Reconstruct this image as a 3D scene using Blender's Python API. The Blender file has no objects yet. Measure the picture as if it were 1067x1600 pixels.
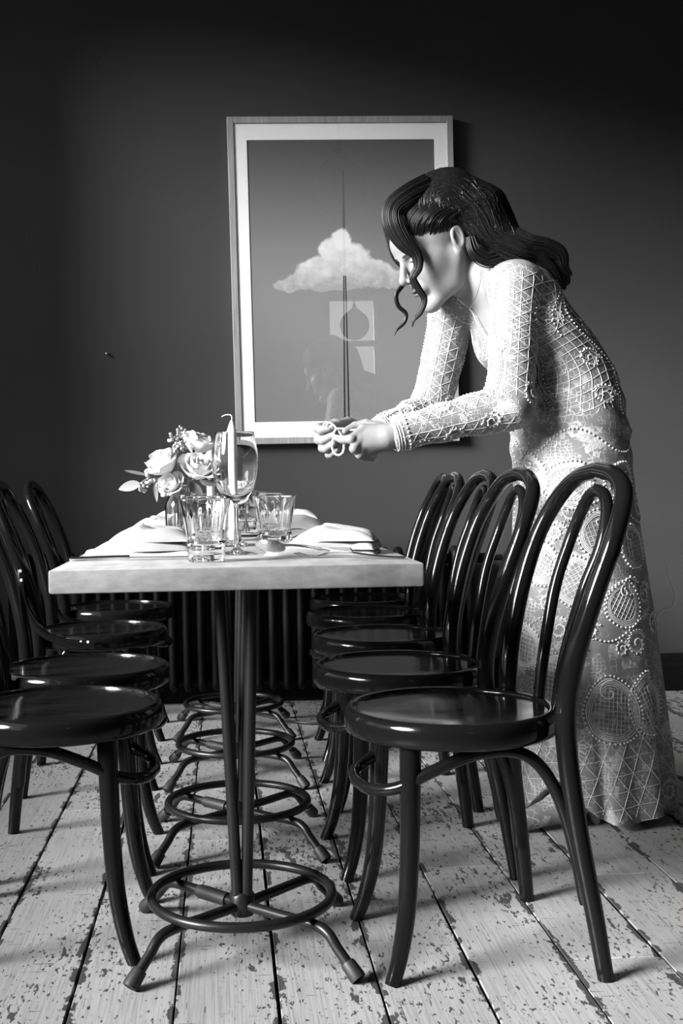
import bpy, bmesh, math, random
import numpy as np
from mathutils import Vector, Matrix
from mathutils.bvhtree import BVHTree

SC = bpy.context.scene
COL = SC.collection
PI = math.pi

# ------------------------------------------------------------------ camera
W_PX, H_PX, F_PX = 1067.0, 1600.0, 1800.0
YAW, PITCH, ROLL = 0.0415, 0.0404, 0.0181
cam_data = bpy.data.cameras.new('camera')
cam = bpy.data.objects.new('camera', cam_data)
COL.objects.link(cam)
cam_data.sensor_fit = 'AUTO'
cam_data.sensor_width = 36.0
cam_data.lens = F_PX * 36.0 / H_PX
cam_data.shift_x = (W_PX / 2 - 426.7) / H_PX
cam_data.shift_y = (830.6 - H_PX / 2) / H_PX
cam_data.clip_start = 0.05
_w = Vector((math.sin(YAW) * math.cos(PITCH), math.cos(YAW) * math.cos(PITCH), -math.sin(PITCH)))
_r = Vector((math.cos(YAW), -math.sin(YAW), 0))
_u = _r.cross(_w)
_c, _s = math.cos(ROLL), math.sin(ROLL)
_r, _u = _c * _r - _s * _u, _s * _r + _c * _u
cam.matrix_world = Matrix(((_r.x, _u.x, -_w.x, 0), (_r.y, _u.y, -_w.y, 0),
                           (_r.z, _u.z, -_w.z, 0.8687), (0, 0, 0, 1)))
SC.camera = cam

# ------------------------------------------------------------------ world (overcast sky over grey ground) and exposure
SKY = 2.2
world = bpy.data.worlds.new('world')
SC.world = world
world.use_nodes = True
_nt = world.node_tree
_nt.nodes.clear()
_out = _nt.nodes.new('ShaderNodeOutputWorld')
_bg = _nt.nodes.new('ShaderNodeBackground')
_tc = _nt.nodes.new('ShaderNodeTexCoord')
_sx = _nt.nodes.new('ShaderNodeSeparateXYZ')
_rp = _nt.nodes.new('ShaderNodeValToRGB')
_rp.color_ramp.elements[0].position = 0.0
_rp.color_ramp.elements[0].color = (.05, .05, .05, 1)
_rp.color_ramp.elements[1].position = 1.0
_rp.color_ramp.elements[1].color = (1, 1, 1, 1)
_e = _rp.color_ramp.elements.new(.48); _e.color = (.07, .07, .07, 1)
_e = _rp.color_ramp.elements.new(.54); _e.color = (.8, .8, .8, 1)
_mr = _nt.nodes.new('ShaderNodeMapRange')
_mr.inputs[1].default_value = -1; _mr.inputs[2].default_value = 1
_nt.links.new(_tc.outputs['Generated'], _sx.inputs[0])
_nt.links.new(_sx.outputs['Z'], _mr.inputs[0])
_nt.links.new(_mr.outputs[0], _rp.inputs[0])
_nt.links.new(_rp.outputs[0], _bg.inputs[0])
_bg.inputs[1].default_value = SKY
_nt.links.new(_bg.outputs[0], _out.inputs[0])

SC.view_settings.view_transform = 'Standard'
SC.view_settings.look = 'None'
SC.view_settings.gamma = 1.0
SC.view_settings.use_curve_mapping = False
SC.view_settings.exposure = 0.0

# room (metres): the camera looks along +y
XL, XR, YB, YW, ZC = -1.7, 3.4, -4.5, 4.62, 3.4
# window openings: left wall (y0,y1,z0,z1), rear wall (x0,x1,z0,z1)
WIN_LEFT = [(-.10, 3.84, .55, 3.18)]
WIN_REAR = [(1.26, 1.85, 1.95, 3.08)]

def portal(name, loc, rot, sx, sy):
    d = bpy.data.lights.new(name, 'AREA')
    d.shape = 'RECTANGLE'; d.size = sx; d.size_y = sy
    d.cycles.is_portal = True
    o = bpy.data.objects.new(name, d); COL.objects.link(o)
    o.location = loc; o.rotation_euler = rot
    return o
for (y0, y1, z0, z1) in WIN_LEFT:
    portal('window_portal', (XL - .02, (y0 + y1) / 2, (z0 + z1) / 2), (0, -PI / 2, 0), z1 - z0, y1 - y0)
for (x0, x1, z0, z1) in WIN_REAR:
    portal('window_portal', ((x0 + x1) / 2, YB - .02, (z0 + z1) / 2), (PI / 2, 0, 0), x1 - x0, z1 - z0)
# hazy low sun through the left window
sd = bpy.data.lights.new('sun', 'SUN'); sd.energy = 18.0; sd.angle = math.radians(23)
so = bpy.data.objects.new('sun', sd); COL.objects.link(so)
so.rotation_euler = Vector((1.8, .82, -.80)).to_track_quat('-Z', 'Y').to_euler()

# ------------------------------------------------------------------ helpers
class MB:
    """collects vertices and faces of one mesh"""
    def __init__(s):
        s.v = []; s.f = []; s.m = []
    def add(s, vf, mi=0):
        v, f = vf
        n = len(s.v)
        s.v.extend([tuple(map(float, p)) for p in v])
        s.f.extend([tuple(i + n for i in q) for q in f])
        s.m.extend([mi] * len(f))
        return s
    def build(s, name, mat, parent=None, smooth=40, label=None, **k):
        return mesh(name, s.v, s.f, mat, parent, smooth, label, s.m, **k)

def mesh(name, v, f, mat, parent=None, smooth=40, label=None, mi=None, **k):
    me = bpy.data.meshes.new(name)
    me.from_pydata(v, [], f)
    mats = mat if isinstance(mat, (list, tuple)) else [mat]
    for m_ in mats: me.materials.append(m_)
    if mi is not None and any(mi):
        me.polygons.foreach_set('material_index', mi)
    if smooth:
        me.polygons.foreach_set('use_smooth', [True] * len(me.polygons))
        if smooth < 180:
            me.set_sharp_from_angle(angle=math.radians(smooth))
    me.update()
    return link(name, me, parent, label, **k)

def link(name, me, parent=None, label=None, loc=None, rot=None):
    o = bpy.data.objects.new(name, me)
    COL.objects.link(o)
    if parent: o.parent = parent
    if label: o['label'] = label
    if loc is not None: o.location = loc
    if rot is not None: o.rotation_euler = rot
    return o

def empty(name, loc=(0, 0, 0), rz=0.0):
    o = bpy.data.objects.new(name, None); COL.objects.link(o)
    o.empty_display_size = .05
    o.location = loc; o.rotation_euler = (0, 0, rz)
    return o

def tag(o, label=None, cat=None, group=None, kind=None):
    if label: o['label'] = label
    if cat: o['category'] = cat
    if group: o['group'] = group
    if kind: o['kind'] = kind
    return o

def copy_tree(o, parent=None):
    c = o.copy(); COL.objects.link(c); c.parent = parent
    for ch in list(o.children): copy_tree(ch, c)
    return c

def catmull(pts, n, closed=False):
    P = np.asarray(pts, float)
    m = len(P)
    out = []
    segs = m if closed else m - 1
    for i in range(segs):
        if closed:
            p0, p1, p2, p3 = P[(i - 1) % m], P[i], P[(i + 1) % m], P[(i + 2) % m]
        else:
            p1, p2 = P[i], P[i + 1]
            p0 = P[i - 1] if i > 0 else 2 * p1 - p2
            p3 = P[i + 2] if i + 2 < m else 2 * p2 - p1
        for k in range(n):
            t = k / n
            out.append(.5 * ((2 * p1) + (-p0 + p2) * t + (2 * p0 - 5 * p1 + 4 * p2 - p3) * t * t
                             + (-p0 + 3 * p1 - 3 * p2 + p3) * t ** 3))
    if not closed: out.append(P[-1])
    return np.array(out)

def tube(path, rad, sides=8, closed=False, caps=True, flat=1.0, up=None):
    P = np.asarray(path, float); n = len(P)
    R_ = np.full(n, rad, float) if np.isscalar(rad) else np.asarray(rad, float)
    if closed:
        T = np.roll(P, -1, 0) - np.roll(P, 1, 0)
    else:
        T = np.gradient(P, axis=0)
    T /= np.maximum(np.linalg.norm(T, axis=1, keepdims=True), 1e-12)
    u = np.array(up, float) if up is not None else np.cross(T[0], [0, 0, 1.])
    if np.linalg.norm(u) < 1e-3: u = np.array([1., 0, 0])
    V = []; F = []
    an = np.arange(sides) * 2 * PI / sides
    for i in range(n):
        u = u - T[i] * (u @ T[i]); u = u / max(np.linalg.norm(u), 1e-9)
        b = np.cross(T[i], u)
        for a in an:
            V.append(P[i] + R_[i] * (math.cos(a) * u + flat * math.sin(a) * b))
    for i in range(n if closed else n - 1):
        j = (i + 1) % n
        for k in range(sides):
            k2 = (k + 1) % sides
            F.append((i * sides + k, i * sides + k2, j * sides + k2, j * sides + k))
    if caps and not closed:
        F.append(tuple(range(sides - 1, -1, -1)))
        F.append(tuple((n - 1) * sides + k for k in range(sides)))
    return V, F

def lathe(prof, seg=32, rmod=None, close=False):
    """prof: list of (r,z); r==0 makes a pole"""
    V = []; F = []; rows = []
    for (r, z) in prof:
        if r < 1e-6:
            rows.append([len(V)]); V.append((0, 0, z))
        else:
            row = []
            for k in range(seg):
                a = 2 * PI * k / seg
                rr = r * (rmod(a, z) if rmod else 1)
                row.append(len(V)); V.append((rr * math.cos(a), rr * math.sin(a), z))
            rows.append(row)
    pairs = list(zip(rows[:-1], rows[1:]))
    if close: pairs.append((rows[-1], rows[0]))
    for a, b in pairs:
        for k in range(seg):
            k2 = (k + 1) % seg
            if len(a) == 1 and len(b) == 1: continue
            if len(a) == 1: F.append((a[0], b[k2], b[k]))
            elif len(b) == 1: F.append((a[k], a[k2], b[0]))
            else: F.append((a[k], a[k2], b[k2], b[k]))
    return V, F

def box(x0, x1, y0, y1, z0, z1, bev=0.0, seg=2):
    if bev <= 0:
        V = [(x0, y0, z0), (x1, y0, z0), (x1, y1, z0), (x0, y1, z0), (x0, y0, z1), (x1, y0, z1), (x1, y1, z1), (x0, y1, z1)]
        F = [(0, 3, 2, 1), (4, 5, 6, 7), (0, 1, 5, 4), (1, 2, 6, 5), (2, 3, 7, 6), (3, 0, 4, 7)]
        return V, F
    bm = bmesh.new()
    v, f = box(x0, x1, y0, y1, z0, z1)
    vs = [bm.verts.new(p) for p in v]
    for q in f: bm.faces.new([vs[i] for i in q])
    bmesh.ops.bevel(bm, geom=bm.edges[:], offset=bev, segments=seg, profile=.5, affect='EDGES')
    bm.verts.index_update()
    V = [tuple(p.co) for p in bm.verts]; F = [tuple(p.index for p in q.verts) for q in bm.faces]
    bm.free()
    return V, F

def xform(vf, loc=(0, 0, 0), rz=0.0, s=1.0, M=None):
    v, f = vf
    if M is None:
        M = Matrix.Translation(loc) @ Matrix.Rotation(rz, 4, 'Z') @ Matrix.Scale(s, 4)
    return [tuple(M @ Vector(p)) for p in v], f

def sphere(c, r, seg=10, rings=6):
    prof = [(r * math.sin(PI * i / rings) if 0 < i < rings else 0, -r * math.cos(PI * i / rings)) for i in range(rings + 1)]
    v, f = lathe(prof, seg)
    return [(p[0] + c[0], p[1] + c[1], p[2] + c[2]) for p in v], f

# ------------------------------------------------------------------ materials
def mat(name, col=.5, rough=.5, metal=0.0, spec=.5, coat=0.0, **k):
    m = bpy.data.materials.new(name); m.use_nodes = True
    b = m.node_tree.nodes['Principled BSDF']
    b.inputs['Base Color'].default_value = (col, col, col, 1)
    b.inputs['Roughness'].default_value = rough
    b.inputs['Metallic'].default_value = metal
    b.inputs['Specular IOR Level'].default_value = spec
    b.inputs['Coat Weight'].default_value = coat
    b.inputs['Coat Roughness'].default_value = .08
    for kk, vv in k.items(): b.inputs[kk].default_value = vv
    m.diffuse_color = (col, col, col, 1)
    return m

class NT:
    """small node-graph helper"""
    def __init__(s, m): s.m = m; s.t = m.node_tree; s.b = s.t.nodes.get('Principled BSDF')
    def n(s, typ, **k):
        x = s.t.nodes.new(typ)
        for a, v in k.items(): setattr(x, a, v)
        return x
    def l(s, a, b): s.t.links.new(a, b)
    def math(s, op, a, b=None, clamp=False):
        x = s.n('ShaderNodeMath', operation=op, use_clamp=clamp)
        for i, q in enumerate((a, b)):
            if q is None: continue
            if isinstance(q, (int, float)): x.inputs[i].default_value = q
            else: s.l(q, x.inputs[i])
        return x.outputs[0]
    def ramp(s, f, *st):
        x = s.n('ShaderNodeValToRGB'); e = x.color_ramp.elements
        while len(e) < len(st): e.new(.5)
        for q, (p, c) in zip(e, st): q.position = p; q.color = (c, c, c, 1)
        s.l(f, x.inputs[0]); return x.outputs[0]
    def mapping(s, src, scale=(1, 1, 1), loc=(0, 0, 0), rot=(0, 0, 0)):
        x = s.n('ShaderNodeMapping'); s.l(src, x.inputs[0])
        x.inputs['Scale'].default_value = scale; x.inputs['Location'].default_value = loc; x.inputs['Rotation'].default_value = rot
        return x.outputs[0]
    def obj(s): return s.n('ShaderNodeTexCoord').outputs['Object']
    def noise(s, vec, scale=5, detail=3, rough=.5):
        x = s.n('ShaderNodeTexNoise'); s.l(vec, x.inputs['Vector'])
        x.inputs['Scale'].default_value = scale; x.inputs['Detail'].default_value = detail; x.inputs['Roughness'].default_value = rough
        return x.outputs['Fac']
    def mix(s, f, a, b):
        x = s.n('ShaderNodeMix', data_type='FLOAT')
        for i, q in ((0, f), (2, a), (3, b)):
            if isinstance(q, (int, float)): x.inputs[i].default_value = q
            else: s.l(q, x.inputs[i])
        return x.outputs[0]
    def bump(s, h, strength=.3, dist=.01):
        x = s.n('ShaderNodeBump'); s.l(h, x.inputs['Height'])
        x.inputs['Strength'].default_value = strength; x.inputs['Distance'].default_value = dist
        s.l(x.outputs[0], s.b.inputs['Normal'])
    def col(s, f): s.l(f, s.b.inputs['Base Color'])

def thin_glass(name, f_n=.04, f_g=.5, tint=1.0):
    m = bpy.data.materials.new(name); m.use_nodes = True
    t = m.node_tree; t.nodes.clear()
    o = t.nodes.new('ShaderNodeOutputMaterial'); mx = t.nodes.new('ShaderNodeMixShader')
    tr = t.nodes.new('ShaderNodeBsdfTransparent'); gl = t.nodes.new('ShaderNodeBsdfGlossy')
    tr.inputs[0].default_value = (tint, tint, tint, 1)
    gl.inputs['Roughness'].default_value = 0.0
    ge = t.nodes.new('ShaderNodeNewGeometry'); dt = t.nodes.new('ShaderNodeVectorMath'); dt.operation = 'DOT_PRODUCT'
    t.links.new(ge.outputs['Incoming'], dt.inputs[0]); t.links.new(ge.outputs['Normal'], dt.inputs[1])
    def mth(op, a, b=None):
        x = t.nodes.new('ShaderNodeMath'); x.operation = op; x.use_clamp = op in ('MULTIPLY_ADD', 'ADD')
        for i_, q in enumerate((a, b)):
            if q is None: continue
            if isinstance(q, (int, float)): x.inputs[i_].default_value = q
            else: t.links.new(q, x.inputs[i_])
        return x.outputs[0]
    ab = mth('ABSOLUTE', dt.outputs['Value'])
    f5 = mth('POWER', mth('SUBTRACT', 1.0, ab), 5.0)
    f0 = mth('ADD', mth('MULTIPLY', f5, f_g), f_n)          # Schlick, the same from both sides of a pane
    t.links.new(f0, mx.inputs[0])
    t.links.new(tr.outputs[0], mx.inputs[1]); t.links.new(gl.outputs[0], mx.inputs[2])
    t.links.new(mx.outputs[0], o.inputs[0])
    return m

def m_wall():
    m = mat('dark_wall_paint', .16, .55, spec=.35); q = NT(m); o = q.obj()
    n1 = q.noise(o, 1.3, 4); n2 = q.noise(o, 60, 2)
    q.col(q.ramp(n1, (.3, .038), (.7, .048)))
    # hairline cracks in the plaster
    v = q.n('ShaderNodeTexVoronoi', feature='DISTANCE_TO_EDGE'); v.inputs['Scale'].default_value = .9
    w = q.n('ShaderNodeTexNoise'); q.l(o, w.inputs['Vector']); w.inputs['Scale'].default_value = 2.2; w.inputs['Detail'].default_value = 5
    ad = q.n('ShaderNodeVectorMath', operation='ADD'); sc_ = q.n('ShaderNodeVectorMath', operation='SCALE'); sc_.inputs['Scale'].default_value = .6
    q.l(w.outputs['Color'], sc_.inputs[0]); q.l(o, ad.inputs[0]); q.l(sc_.outputs[0], ad.inputs[1]); q.l(ad.outputs[0], v.inputs['Vector'])
    crack = q.ramp(v.outputs['Distance'], (0, 0), (.006, 1))
    msk = q.ramp(q.noise(o, 1.7, 2), (.52, 1), (.6, 0))
    ck = q.math('MAXIMUM', crack, msk)
    h = q.math('ADD', q.math('MULTIPLY', n2, .12), q.math('MULTIPLY', ck, .5))
    h = q.math('ADD', h, q.math('MULTIPLY', q.noise(o, 7, 3), .35))
    q.bump(h, .25, .006)
    return m

def m_floor():
    m = mat('worn_white_floor_paint', .6, .42, spec=.4); q = NT(m); o = q.obj()
    inf = q.n('ShaderNodeObjectInfo')
    rnd = inf.outputs['Random']
    cmb = q.n('ShaderNodeCombineXYZ'); q.l(q.math('MULTIPLY', rnd, 37.0), cmb.inputs[0]); q.l(q.math('MULTIPLY', rnd, 91.0), cmb.inputs[1]); q.l(q.math('MULTIPLY', rnd, 11.0), cmb.inputs[2])
    ad = q.n('ShaderNodeVectorMath', operation='ADD'); q.l(o, ad.inputs[0]); q.l(cmb.outputs[0], ad.inputs[1]); p = ad.outputs[0]
    grain = q.noise(q.mapping(p, (150, 3.0, 20)), 2.0, 4, .6)       # fine streaks along the board
    chipn = q.noise(q.mapping(p, (60, 24, 10)), 2.0, 4, .6)         # small chips, longer along the board
    blot = q.noise(q.mapping(p, (26, 8, 10)), 1.6, 5, .65)          # larger bare patches
    big = q.noise(q.mapping(p, (4.5, 1.6, 1)), 1.3, 3, .55)         # areas of wear
    sx = q.n('ShaderNodeSeparateXYZ'); q.l(o, sx.inputs[0])
    edge = q.math('DIVIDE', q.math('ABSOLUTE', sx.outputs[0]), .0855)
    en = q.noise(q.mapping(p, (3, 7, 1)), 1.6, 4, .6)
    edgew = q.math('MULTIPLY', q.ramp(edge, (.86, 0), (1.0, .42)), q.ramp(en, (.46, .05), (.66, 1.3)))
    v1 = q.math('ADD', q.math('ADD', chipn, q.math('MULTIPLY', big, .36)), q.math('ADD', edgew, q.math('MULTIPLY', grain, .16)))
    v2 = q.math('ADD', q.math('ADD', blot, q.math('MULTIPLY', big, .45)), q.math('ADD', q.math('MULTIPLY', edgew, 1.15), q.math('MULTIPLY', grain, .10)))
    chip = q.math('MAXIMUM', q.ramp(q.math('SUBTRACT', v1, .12), (.748, 0), (.762, 1)), q.ramp(q.math('SUBTRACT', v2, .12), (.785, 0), (.80, 1)))
    # scratches running at several angles, thin and long
    def scratch(rot, sc, th):
        n_ = q.noise(q.mapping(p, sc, rot=(0, 0, rot)), 1.5, 2, .5); return q.ramp(n_, (th, 0), (th + .012, 1))
    scr = q.math('MAXIMUM', scratch(.5, (9, 130, 5), .705), scratch(-.9, (150, 12, 5), .715))
    scr = q.math('MAXIMUM', scr, scratch(.12, (190, 7, 5), .715))
    dark = q.math('MAXIMUM', chip, q.math('MULTIPLY', scr, .85))
    paint = q.math('MULTIPLY', q.ramp(big, (.25, .32), (.75, .41)), q.ramp(grain, (.32, .68), (.56, 1.0)))
    paint = q.math('MULTIPLY', paint, q.math('ADD', .90, q.math('MULTIPLY', rnd, .16)))
    wood = q.ramp(grain, (.3, .02), (.7, .07))
    q.col(q.mix(dark, paint, wood))
    q.l(q.mix(dark, .38, .75), q.b.inputs['Roughness'])
    q.bump(q.math('SUBTRACT', q.math('MULTIPLY', grain, .35), dark), .35, .002)
    return m

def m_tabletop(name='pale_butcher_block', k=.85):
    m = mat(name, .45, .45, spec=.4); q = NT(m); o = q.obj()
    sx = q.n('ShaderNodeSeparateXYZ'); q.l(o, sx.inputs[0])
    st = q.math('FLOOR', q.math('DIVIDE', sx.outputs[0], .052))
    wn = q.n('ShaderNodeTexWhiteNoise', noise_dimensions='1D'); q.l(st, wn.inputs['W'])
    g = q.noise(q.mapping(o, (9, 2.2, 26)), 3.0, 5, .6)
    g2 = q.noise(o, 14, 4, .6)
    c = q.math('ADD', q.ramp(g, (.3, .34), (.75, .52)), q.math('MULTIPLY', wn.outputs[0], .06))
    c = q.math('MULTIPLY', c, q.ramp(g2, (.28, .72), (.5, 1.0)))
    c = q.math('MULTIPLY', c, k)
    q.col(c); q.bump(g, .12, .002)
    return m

def m_seat():
    m = mat('black_lacquered_seat', .012, .24, spec=.3, coat=.0); q = NT(m); o = q.obj()
    g = q.noise(q.mapping(o, (4, 60, 4)), 2.0, 4, .6)
    q.col(q.ramp(g, (.35, .004), (.7, .014)))
    q.l(q.ramp(q.noise(o, 11, 4), (.3, .07), (.7, .16)), q.b.inputs['Roughness'])
    q.bump(g, .1, .001)
    return m

def m_lacquer():
    m = mat('black_lacquer', .003, .2, spec=.22, coat=.0); q = NT(m); o = q.obj()
    n = q.noise(o, 45, 4, .7)
    fl = q.ramp(n, (.785, 0), (.80, 1))
    q.col(q.mix(fl, .005, .10))
    q.l(q.ramp(q.noise(o, 9, 3), (.3, .07), (.7, .15)), q.b.inputs['Roughness'])
    q.bump(q.noise(o, 130, 2), .06, .001)
    return m

def m_metal_black():
    m = mat('black_painted_steel', .010, .33, spec=.3); q = NT(m); o = q.obj()
    n = q.noise(o, 60, 4, .7)
    q.col(q.mix(q.ramp(n, (.74, 0), (.76, 1)), .008, .10))
    q.bump(q.noise(o, 150, 2), .05, .001)
    return m

def m_frame():
    m = mat('pale_oak_frame', .4, .5); q = NT(m); o = q.obj()
    g = q.noise(q.mapping(o, (30, 30, 2.0)), 2.5, 5, .6)
    q.col(q.ramp(g, (.3, .20), (.72, .34)))
    return m

def glass(name, rough=0.0, ior=1.47):
    m = mat(name, 1.0, rough); b = m.node_tree.nodes['Principled BSDF']
    b.inputs['Transmission Weight'].default_value = 1.0
    b.inputs['IOR'].default_value = ior
    return m

M = dict(
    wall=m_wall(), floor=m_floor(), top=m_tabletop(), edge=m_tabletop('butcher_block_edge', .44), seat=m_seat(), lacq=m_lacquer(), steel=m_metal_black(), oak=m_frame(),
    gap=mat('dark_joint', .012, .9), base=mat('black_baseboard', .006, .5, spec=.12), ceil=mat('ceiling_paint', .35, .7),
    rubber=mat('black_rubber', .012, .55), iron=mat('black_cast_iron', .004, .5, spec=.12), mount=mat('white_mount_board', .95, .7),
    pane=thin_glass('window_pane', .04, .5, .99), pglass=thin_glass('picture_glass', .075, .03), glass=glass('clear_glass'),
    silver=mat('polished_steel', .72, .16, metal=1.0), linen=mat('white_linen', .43, .85), wax=mat('white_wax', .82, .45),
    petal=mat('white_petal', .84, .6), leaf=mat('grey_green_leaf', .33, .5), darkleaf=mat('dark_leaf', .07, .5), stem=mat('plant_stem', .22, .6),
    berry=mat('seed_pod', .42, .55), wick=mat('cotton_wick', .7, .9), chrome=mat('valve_metal', .5, .3, metal=1.0),
    white=mat('white_window_paint', .7, .5), globe=mat('lamp_globe', .10, .25), cord=mat('pale_cord', .75, .9), cable=mat('black_cable', .02, .5),
    water=glass('water', 0.0, 1.33), bare=mat('bare_pale_wood', .55, .6), plate=mat('white_card', .7, .6),
)
for kk, tr in (('petal', .25), ('leaf', .2), ('wax', .0)):
    if tr: pass
# ------------------------------------------------------------------ room shell
def wall_y(name, x, t, y0, y1, z0, z1, holes):
    """wall in the plane x, openings (y0,y1,z0,z1)"""
    b = MB(); ys = y0
    for (a, c, d, e) in sorted(holes):
        b.add(box(x - t, x, ys, a, z0, z1)); b.add(box(x - t, x, a, c, z0, d)); b.add(box(x - t, x, a, c, e, z1)); ys = c
    b.add(box(x - t, x, ys, y1, z0, z1))
    return tag(b.build(name, M['wall'], smooth=0), kind='structure')
wall_y('wall_left', XL, .25, YB - .25, YW + .25, 0, ZC, WIN_LEFT)
tag(MB().add(box(XR, XR + .2, YB - .25, YW + .25, 0, ZC)).build('wall_right', M['wall'], smooth=0), kind='structure')
tag(MB().add(box(XL, XR, YW, YW + .25, 0, ZC)).build('wall_back', M['wall'], smooth=0), kind='structure')
b = MB(); (a, c, d, e) = WIN_REAR[0]
b.add(box(XL, a, YB - .25, YB, 0, ZC)); b.add(box(c, XR, YB - .25, YB, 0, ZC)); b.add(box(a, c, YB - .25, YB, 0, d)); b.add(box(a, c, YB - .25, YB, e, ZC))
tag(b.build('wall_front', M['wall'], smooth=0), kind='structure')
tag(MB().add(box(XL - .25, XR + .2, YB - .25, YW + .25, ZC, ZC + .2)).build('ceiling', M['ceil'], smooth=0), kind='structure')

def window_left(name, y0, y1, z0, z1):
    r = tag(empty(name, (XL - .12, (y0 + y1) / 2, z0)), kind='structure')
    w, h = (y1 - y0) / 2, z1 - z0
    f = MB()
    for s in (-1, 1): f.add(box(-.05, .05, s * w - (.06 if s > 0 else 0), s * w + (.06 if s < 0 else 0), 0, h))
    f.add(box(-.05, .05, -w + .06, w - .06, 0, .07)); f.add(box(-.05, .05, -w + .06, w - .06, h - .06, h))
    f.build('window_frame', M['white'], r, 0)
    MB().add(box(-.045, .045, -w + .06, w - .06, h * .5 - .025, h * .5 + .025)).build('meeting_rail', M['white'], r, 0)
    for s, (q0, q1) in enumerate(((.07, h * .5 - .025), (h * .5 + .025, h - .06))):
        MB().add(box(-.004, .0, -w + .06, w - .06, q0, q1)).build('pane', M['pane'], r, 0)
    MB().add(box(-.06, .18, -w - .04, w + .04, -.03, -.002, .006)).build('window_sill', M['white'], r)
for i, q in enumerate(WIN_LEFT): window_left('window_%d' % (i + 1), *q)
r = tag(empty('window_3', ((a + c) / 2, YB - .12, d)), kind='structure')
w, h = (c - a) / 2, e - d
f = MB()
for s in (-1, 1): f.add(box(s * w - (.03 if s > 0 else 0), s * w + (.03 if s < 0 else 0), -.05, .05, 0, h))
f.add(box(-w + .03, w - .03, -.05, .05, 0, .04)); f.add(box(-w + .03, w - .03, -.05, .05, h - .03, h))
f.build('window_frame', M['white'], r, 0)
MB().add(box(-w + .03, w - .03, -.045, .045, h * .52 - .03, h * .52 + .03)).build('meeting_rail', M['white'], r, 0)
for q0, q1 in ((.04, h * .52 - .03), (h * .52 + .03, h - .03)):
    MB().add(box(-w + .03, w - .03, 0, .004, q0, q1)).build('pane', M['pane'], r, 0)

# floor: boards run along y
BW = .1755
flo = tag(MB().add(box(XL, XR, YB, YW, -.06, -.022)).build('floor', M['gap'], smooth=0), kind='structure')
rng = random.Random(5)
k0 = math.floor((XL - .2505) / BW); k1 = math.ceil((XR - .2505) / BW)
FIX = {2: [2.03, 3.0], 1: [2.55], 3: [2.47, 4.1], 0: [2.36, 3.6], -1: [3.9], -2: [2.8], -3: [2.42, 3.3], 4: [3.45], -4: [3.1]}
for k in range(k0, k1):
    x0 = max(.2505 + k * BW, XL); x1 = min(x0 + BW, XR)
    if x1 - x0 < .02: continue
    js = sorted([YB, YB + 1.2 + 2 * rng.random()] + [q for q in FIX.get(k, [1.9 + 2.4 * rng.random()])] + [YW])
    for ya, yb in zip(js[:-1], js[1:]):
        ga = .0010 + .0012 * rng.random(); gb = .0010 + .0012 * rng.random()
        if rng.random() < .35: gb += .0025
        dz = rng.uniform(-.0003, .0003)
        hw = (x1 - x0 - ga - gb) / 2; hy = (yb - ya) / 2 - .001
        V, F = box(-hw, hw, -hy, hy, -.022, 0, .0012, 1)
        o = mesh('floorboard', V, F, M['floor'], flo, 0, loc=(x0 + ga + hw, (ya + yb) / 2, dz))

# baseboards
def baseboard(name, vf):
    tag(MB().add(vf).build(name, M['base'], smooth=30), kind='structure')
def bb_prof(x0, x1):
    pr = [(0, .0), (.022, 0), (.022, .105), (.016, .115), (.016, .135), (.008, .152), (0, .152)]
    V = [(x0, YW - p[0], p[1]) for p in pr] + [(x1, YW - p[0], p[1]) for p in pr]
    n = len(pr)
    F = [(i, i + 1, n + i + 1, n + i) for i in range(n - 1)] + [tuple(range(n - 1, -1, -1)), tuple(range(n, 2 * n))]
    return V, F
baseboard('baseboard_back', bb_prof(XL + .021, XR - .021))
baseboard('baseboard_left', box(XL, XL + .02, YB, YW, 0, .15, .004))
baseboard('baseboard_right', box(XR - .02, XR, YB, YW, 0, .15, .004))

# ------------------------------------------------------------------ pendant lamps (seen only as reflections in the picture glass)
def pendant(x, y, z, rad, label):
    r = tag(empty('pendant_lamp', (x, y, z)), label, 'pendant lamp', 'globe pendants hanging from the ceiling')
    MB().add(lathe([(0, -rad)] + [(rad * math.sin(t), -rad * math.cos(t)) for t in np.linspace(.12, 2.8, 20)], 32)).build('globe', M['globe'], r)
    t = rad
    MB().add(lathe([(t * .36, t * .93), (t * .40, t * .96), (t * .36, t * 1.02), (t * .2, t * 1.1), (t * .12, t * 1.25), (t * .16, t * 1.3), (t * .08, t * 1.4), (.012, t * 1.5), (0, t * 1.5)], 24)).build('gallery_cap', M['iron'], r)
    MB().add(tube([(0, 0, t * 1.45), (0, 0, ZC - z - .02)], .006, 8)).build('rod', M['iron'], r)
    MB().add(lathe([(0, ZC - z - .03), (.05, ZC - z - .03), (.06, ZC - z - .001), (0, ZC - z - .001)], 20)).build('ceiling_rose', M['iron'], r)
pendant(.757, 1.84, 2.741, .175, 'dark globe pendant with ornate cap mirrored large in the picture glass')
pendant(1.45, -3.4, 2.59, .16, 'smaller dark globe pendant mirrored against the window in the picture glass')

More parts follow.
